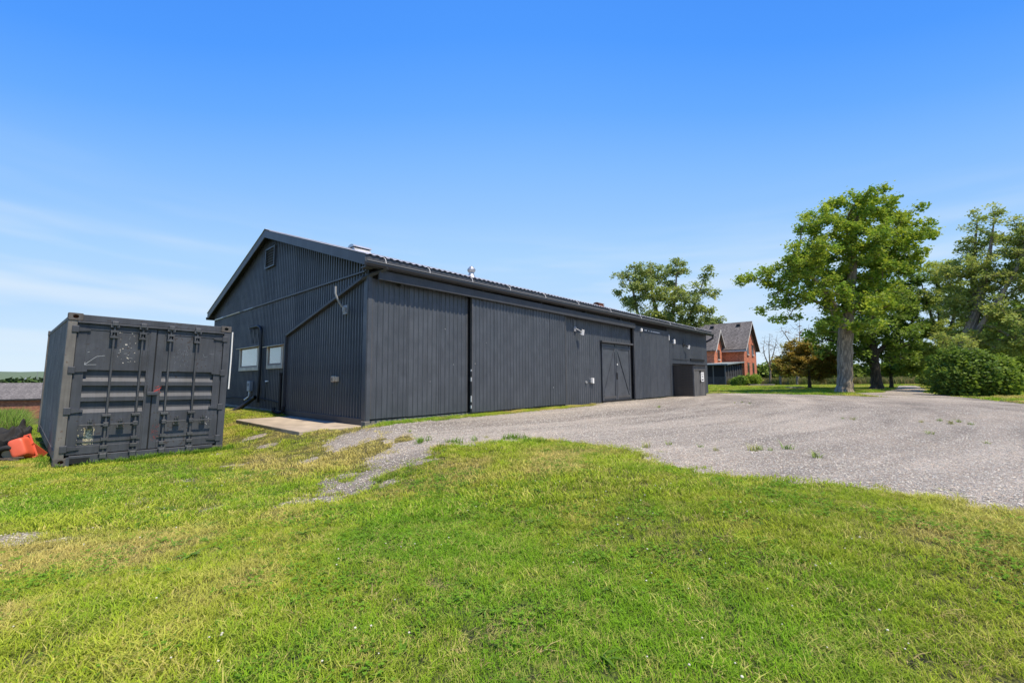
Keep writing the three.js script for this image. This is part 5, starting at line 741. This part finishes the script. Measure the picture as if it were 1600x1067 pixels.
// ================================================================ GRASS
function tuftGeo(seed, n, h, w, spread, lean = 0.55) {
  const r = rng(seed), pos = [];
  for (let i = 0; i < n; i++) {
    const a = r() * 6.283, q = Math.sqrt(r()) * spread, x = Math.cos(a) * q, z = Math.sin(a) * q, b = r() * 6.283, hh = h * (0.45 + 0.8 * r()), ww = w * (0.7 + 0.6 * r()), L = lean * (0.3 + r()) * hh, dx = Math.cos(b), dz = Math.sin(b), sx = -dz * ww / 2, sz = dx * ww / 2;
    const P = (t, k) => { const o = L * t * t, y = hh * (t - 0.25 * lean * t * t); return [x + dx * o + sx * k, y - 0.004, z + dz * o + sz * k]; };
    const A = P(0, 1), B = P(0, -1), Cc = P(0.55, 0.85), D = P(0.55, -0.85), E2 = P(1, 0);
    pos.push(...A, ...B, ...D, ...A, ...D, ...Cc, ...Cc, ...D, ...E2);
  }
  const g = new THREE.BufferGeometry(); g.setAttribute('position', new THREE.Float32BufferAttribute(pos, 3)); g.computeVertexNormals();
  return g;
}
function cloverGeo(seed, n, spread) { const r = rng(seed), pos = []; for (let i = 0; i < n; i++) { const a = r() * 6.283, q = Math.sqrt(r()) * spread, x = Math.cos(a) * q, z = Math.sin(a) * q, y = 0.008 + r() * 0.022; for (let k = 0; k < 3; k++) { const b = a + k * 2.094 + r() * 0.3, s = 0.0035 + r() * 0.0025, cx = x + Math.cos(b) * s, cz = z + Math.sin(b) * s, ring = []; for (let j = 0; j < 5; j++) { const t = j / 5 * 6.283; ring.push([cx + Math.cos(t) * s, y + (r() - 0.5) * 0.006, cz + Math.sin(t) * s]); } for (let j = 1; j < 4; j++) pos.push(...ring[0], ...ring[j + 1], ...ring[j]); } } const g = new THREE.BufferGeometry(); g.setAttribute('position', new THREE.Float32BufferAttribute(pos, 3)); g.computeVertexNormals(); return g; }
const grassMat = leafMat(C(1, 1, 1), 0.4); grassMat.specularIntensity = 0.25;
const lawn = new THREE.Group(); lawn.name = 'lawn_grass'; lawn.userData = { kind: 'stuff', label: 'short mown grass with dry and lush patches across the foreground', category: 'grass' }; scene.add(lawn);
function scatter(parent, name, geos, mat, spots, paint, sc0 = 0.7, sc1 = 0.6, seed = 1) {
  const r = rng(seed), m4 = new THREE.Matrix4(), q = new THREE.Quaternion(), col = new THREE.Color(), per = geos.map(() => []);
  for (const s of spots) per[Math.floor(r() * geos.length)].push(s);
  geos.forEach((g, k) => { const list = per[k]; if (!list.length) return; const im = new THREE.InstancedMesh(g, mat, list.length); list.forEach((p, i) => { q.setFromEuler(new THREE.Euler((r() - 0.5) * 0.25, r() * 6.283, (r() - 0.5) * 0.25)); const s = (sc0 + sc1 * r()) * (p.k ?? 1); im.setMatrixAt(i, m4.compose(p, q, V3(s, s, s))); const c = paint(p, r); im.setColorAt(i, col.setRGB(c[0], c[1], c[2])); }); im.name = name; im.userData.kind = 'stuff'; im.castShadow = im.receiveShadow = true; parent.add(im); });
}
const contTurn = Math.PI / 2 - 0.7137, inContainer = (x, z) => { const dx = x + 7.6512, dz = z + 7.3648, c = Math.cos(contTurn), s = Math.sin(contTurn), lx = dx * c - dz * s, lz = dx * s + dz * c; return lx > -0.02 && lx < 2.46 && lz < 0.0 && lz > -6.1; };
function blocked(x, z) { const [s, n] = barnLocal(x, z); if (s > -0.02 && s < 24.7 && n < 0.06) return true; if (s > -1.56 && s < 0 && n > -4.4 && n < -0.02) return true; return inContainer(x, z); }
function sample(d0, d1, density, seed, test, xlo = -1e9, xhi = 1e9) {
  const r = rng(seed), out = []; const xm = 1.22 * d1 + 2.2, lo = Math.max(-xm, xlo), hi = Math.min(xm, xhi), n = Math.round((d1 - d0) * (hi - lo) * density);
  for (let i = 0; i < n; i++) { const d = lerp(d0, d1, r()), x = lerp(lo, hi, r()), z = -d, q = r(); if (Math.abs(x) > 1.22 * d + 2.2 || blocked(x, z)) continue; const k = test(x, z, q); if (!k) continue; const p = V3(x, terrain(x, z), z); p.k = k; out.push(p); }
  return out;
}
const lawnTest = (x, z, q) => { const m = gravelMask(x, z); if (m > 0.28) return 0; const cover = sstep(0.27, -0.3, m) * (0.7 + 0.3 * sstep(0.3, 0.6, fbm(x * 2.2, z * 2.2, 401, 3))); const bl = barnLocal(x, z), thin = sstep(-5, -2.5, bl[0]) * sstep(0.4, -0.4, bl[0]) * sstep(-2.5, 0, bl[1]) * sstep(4.6, 3, bl[1]); if (q > cover * (1 - 0.55 * thin)) return 0; return 0.55 + 0.9 * fbm(x * 1.1, z * 1.1, 402, 3); };
const lawnPaint = (p, r) => { const dry = r(), c = turf(p.x, -p.z, 1), t = dry > 0.86 ? 0.65 : dry > 0.72 ? 0.3 : 0, k = 0.78 + 0.5 * r(); return c.map((v, i) => lerp(v, straw[i] * 1.1, t) * k * 1.34); };
{
  const near = [1, 2, 3, 4].map((s) => tuftGeo(500 + s, 22, 0.045, 0.0034, 0.055, 1.0)), mid = [1, 2, 3].map((s) => tuftGeo(510 + s, 20, 0.05, 0.006, 0.075, 1.0)), far = [1, 2].map((s) => tuftGeo(520 + s, 18, 0.075, 0.02, 0.16, 0.8));
  scatter(lawn, 'grass_tufts', near, grassMat, sample(1.1, 4.2, 900, 601, lawnTest), lawnPaint, 0.7, 0.6, 1);
  scatter(lawn, 'grass_tufts', mid, grassMat, sample(4.2, 9, 430, 602, lawnTest), lawnPaint, 0.7, 0.6, 2);
  scatter(lawn, 'grass_tufts', mid, grassMat, sample(9, 16, 150, 603, lawnTest, -20, 2), lawnPaint, 0.8, 0.7, 3);
  scatter(lawn, 'grass_tufts', far, grassMat, sample(16, 62, 16, 604, lawnTest, 11, 60), lawnPaint, 0.7, 0.6, 4);
  const wallStrip = []; { const r = rng(77); for (let i = 0; i < 2600; i++) { const s = r() * 10.2, n = 0.1 + r() * r() * 0.85, w = barnToWorld(s, 0, n); if (fbm(s * 1.3, n * 3, 88, 3) < 0.53) continue; const p = V3(w.x, terrain(w.x, w.z), w.z); p.k = 0.9; wallStrip.push(p); } } scatter(lawn, 'grass_tufts', mid, grassMat, wallStrip, lawnPaint, 0.7, 0.8, 5);
  const cl = [1, 2].map((s) => cloverGeo(530 + s, 12, 0.075)); scatter(lawn, 'clover_leaves', cl, grassMat, sample(1.1, 7, 150, 605, (x, z, q) => gravelMask(x, z) < -0.1 && fbm(x * 1.3 + 3, z * 1.3, 420, 3) > 0.42 + 0.3 * q ? 1 : 0), (p, r) => { const k = 0.75 + 0.5 * r(); return [0.17 * k, 0.33 * k, 0.025 * k]; }, 0.8, 0.7, 6);
  const fl = new THREE.IcosahedronGeometry(0.0048, 1).scale(1, 0.8, 1).translate(0, 0.055, 0); scatter(lawn, 'clover_flowers', [fl], std(C(0.62, 0.6, 0.5), 0.9), sample(1.2, 7, 9, 606, (x, z, q) => gravelMask(x, z) < -0.3 && fbm(x * 0.9 + 8, z * 0.9, 421, 3) > 0.52 ? 1 : 0), (p, r) => { const k = 0.8 + 0.3 * r(); return [k, k * 0.98, k * 0.88]; }, 0.7, 0.7, 7);
  const ros = [1, 2].map((s) => tuftGeo(590 + s, 10, 0.05, 0.016, 0.008, 1.9)); scatter(lawn, 'broadleaf_rosettes', ros, grassMat, sample(1.1, 8, 9, 608, (x, z, q) => gravelMask(x, z) < -0.05 && fbm(x * 0.8 + 20, z * 0.8, 430, 3) > 0.4 + 0.25 * q ? 0.7 + 0.6 * q : 0), (p, r) => { const k = 0.7 + 0.5 * r(); return [0.15 * k, 0.29 * k, 0.03 * k]; }, 0.7, 0.7, 14);
  const dead = [1, 2].map((s) => tuftGeo(594 + s, 16, 0.035, 0.004, 0.07, 2.4)); scatter(lawn, 'dead_thatch', dead, grassMat, sample(1.1, 8, 70, 609, (x, z, q) => gravelMask(x, z) < 0 && fbm(x * 2.3 + 40, z * 2.3, 431, 3) > 0.5 + 0.2 * q ? 1 : 0), (p, r) => { const k = 0.75 + 0.5 * r(); return [0.5 * k, 0.4 * k, 0.17 * k]; }, 0.7, 0.7, 15);
  const rank = [1, 2].map((s) => tuftGeo(540 + s, 22, 0.13, 0.007, 0.06, 0.8)), edge = []; // longer grass along the container's foot and the yard's rim
  { const r = rng(99), c = Math.cos(contTurn), s = Math.sin(contTurn); for (let i = 0; i < 420; i++) { const side = r() < 0.35, lx = side ? -0.04 - r() * 0.12 : r() * 2.6, lz = side ? -r() * 6 : 0.03 + r() * r() * 0.16, x = -7.6512 + lx * c + lz * s, z = -7.3648 - lx * s + lz * c; if (!side && lx < 0.5 && r() < 0.8) continue; const p = V3(x, terrain(x, z), z); p.k = 0.5 + 0.5 * r(); edge.push(p); } for (const [u, v, n] of [[805, 694, 14], [292, 707, 16], [840, 699, 8], [705, 700, 9], [668, 697, 7]]) { const q = onGround(u, v, u < 400 ? -0.4 : -0.1); for (let i = 0; i < n; i++) { const x = q.x + (r() - 0.5) * 0.4, z = q.z + (r() - 0.5) * 0.3, p = V3(x, terrain(x, z), z); p.k = 0.9; edge.push(p); } } }
  scatter(lawn, 'grass_tufts', rank, grassMat, edge, (p, r) => { const k = 0.8 + 0.5 * r(); return [0.17 * k, 0.3 * k, 0.03 * k]; }, 0.6, 0.7, 8);
}
// tall unmown meadow beside and behind the container
{
  const m = new THREE.Group(); m.name = 'meadow_grass'; m.userData = { kind: 'stuff', label: 'tall unmown green grass behind the container and tub', category: 'grass' }; scene.add(m);
  const tall = [1, 2, 3].map((s) => tuftGeo(550 + s, 26, 0.62, 0.014, 0.16, 0.5)), spots = [], r = rng(121);
  for (let i = 0; i < 40000; i++) { const x = lerp(-34, -8.6, r()), d = lerp(8.6, 26, r()), z = -d; if (blocked(x, z)) continue; const edge = d - 9.6 + (fbm(x, d, 90, 2) - 0.5) * 1.2 + Math.max(0, x + 9.6) * 0.8; if (edge < 0 || barnLocal(x, z)[0] > -5.6) continue; if (r() > 26 / (d * 1.1)) continue; const p = V3(x, terrain(x, z), z); p.k = (0.75 + 0.35 * sstep(0, 2, edge)) * (1 - 0.22 * sstep(11, 15, d)); spots.push(p); }
  scatter(m, 'grass_stems', tall, grassMat, spots, (p, r2) => { const k = 0.7 + 0.6 * r2(), dry = r2() > 0.85 ? 1 : 0; return dry ? [0.30 * k, 0.28 * k, 0.11 * k] : [0.2 * k, 0.32 * k, 0.05 * k]; }, 0.75, 0.5, 9);
}
// far hay field beyond the lane
{ const spots = sample(58, 100, 3.2, 607, () => 1, 30, 90), m = new THREE.Group(); m.name = 'field_grass'; m.userData = { kind: 'stuff', label: 'pale dry tall grass of the field at the end of the lane', category: 'grass' }; scene.add(m); scatter(m, 'grass_stems', [tuftGeo(560, 24, 0.8, 0.06, 0.4, 0.4)], grassMat, spots, (p, r) => { const k = 0.8 + 0.4 * r(); return r() > 0.5 ? [0.30 * k, 0.26 * k, 0.10 * k] : [0.16 * k, 0.2 * k, 0.05 * k]; }, 0.7, 0.6, 10); }

// weeds that stand alone in the gravel
{
  const r = rng(707), gs = [1, 2, 3].map((s) => tuftGeo(570 + s, 26, 0.15, 0.008, 0.055, 0.7));
  const wm = [std(C(0.24, 0.32, 0.05), 0.9), std(C(0.17, 0.28, 0.035), 0.9), std(C(0.33, 0.34, 0.09), 0.9)];
  [[1046, 700], [1096, 704], [1010, 705], [1188, 709], [1232, 708], [1120, 711], [1276, 722], [1318, 658], [1334, 660], [1455, 684], [1470, 662], [1488, 667], [1500, 664], [1518, 668], [1440, 664], [1160, 631], [1172, 633], [1148, 632], [1030, 640], [742, 693], [760, 690], [1544, 700], [1205, 710], [1178, 711], [640, 680]].forEach(([u, v], i) => {
    const p = onGround(u, v, -0.07), y = terrain(p.x, p.z) + 0.015, s = 0.45 + 0.75 * r() * r(), g = gs[i % 3]; const m = new THREE.Mesh(g, wm[i % 3]); m.name = numbered('weed'); m.position.set(p.x, y, p.z); m.scale.set(s * 1.4, s, s * 1.4); m.rotation.y = r() * 6; m.castShadow = m.receiveShadow = true; m.userData = { label: 'small green weed growing through the gravel yard', category: 'weed', group: 'weeds growing through the gravel' }; scene.add(m); });
}
// loose stones over the gravel, nearest part
{
  const st = [1, 2, 3].map((s) => { const g = new THREE.IcosahedronGeometry(0.0072, 0), r = rng(580 + s), p = g.attributes.position; const seen = new Map(); for (let i = 0; i < p.count; i++) { const k = [p.getX(i), p.getY(i), p.getZ(i)].map((v) => v.toFixed(4)).join(); if (!seen.has(k)) seen.set(k, 0.7 + 0.6 * r()); const f = seen.get(k); p.setXYZ(i, p.getX(i) * f * 1.2, p.getY(i) * f * 0.75, p.getZ(i) * f); } g.computeVertexNormals(); return g; });
  const grp = new THREE.Group(); grp.name = 'loose_stones'; grp.userData = { kind: 'stuff', label: 'loose crushed grey stones strewn over the yard', category: 'stones' }; scene.add(grp);
  const paint = (p, r) => { const k = 0.40 + 0.28 * r(), w = r() > 0.8 ? 0.05 : 0; return [k * (1.02 + w), k * 0.94, k * (0.78 - w)]; };
  const test = (x, z, q) => { const m = gravelMask(x, z); return m > -0.12 && q < sstep(-0.12, 0.25, m) ? 1 : 0; };
  const lift = (l) => { l.forEach((p) => { p.y += clamp(gravelMask(p.x, p.z) * 0.07, 0, 0.022) + 0.002; }); return l; };
  const thinning = (x, z, q) => { const d = Math.hypot(x, z), keep = Math.min(1, (4.5 / d) ** 2) * sstep(26, 12, d); if (q > keep) return 0; return test(x, z, q / keep) ? Math.min(1.7, 0.7 + d * 0.045) : 0; };
  scatter(grp, 'stones', st, M.stone, lift(sample(2.5, 9, 1000, 611, thinning)), paint, 0.6, 0.8, 11); scatter(grp, 'stones', st, M.stone, lift(sample(9, 26, 250, 612, (x, z, q) => thinning(x, z, q / 4))), paint, 0.6, 0.8, 12);
}

renderer.render(scene, camera);
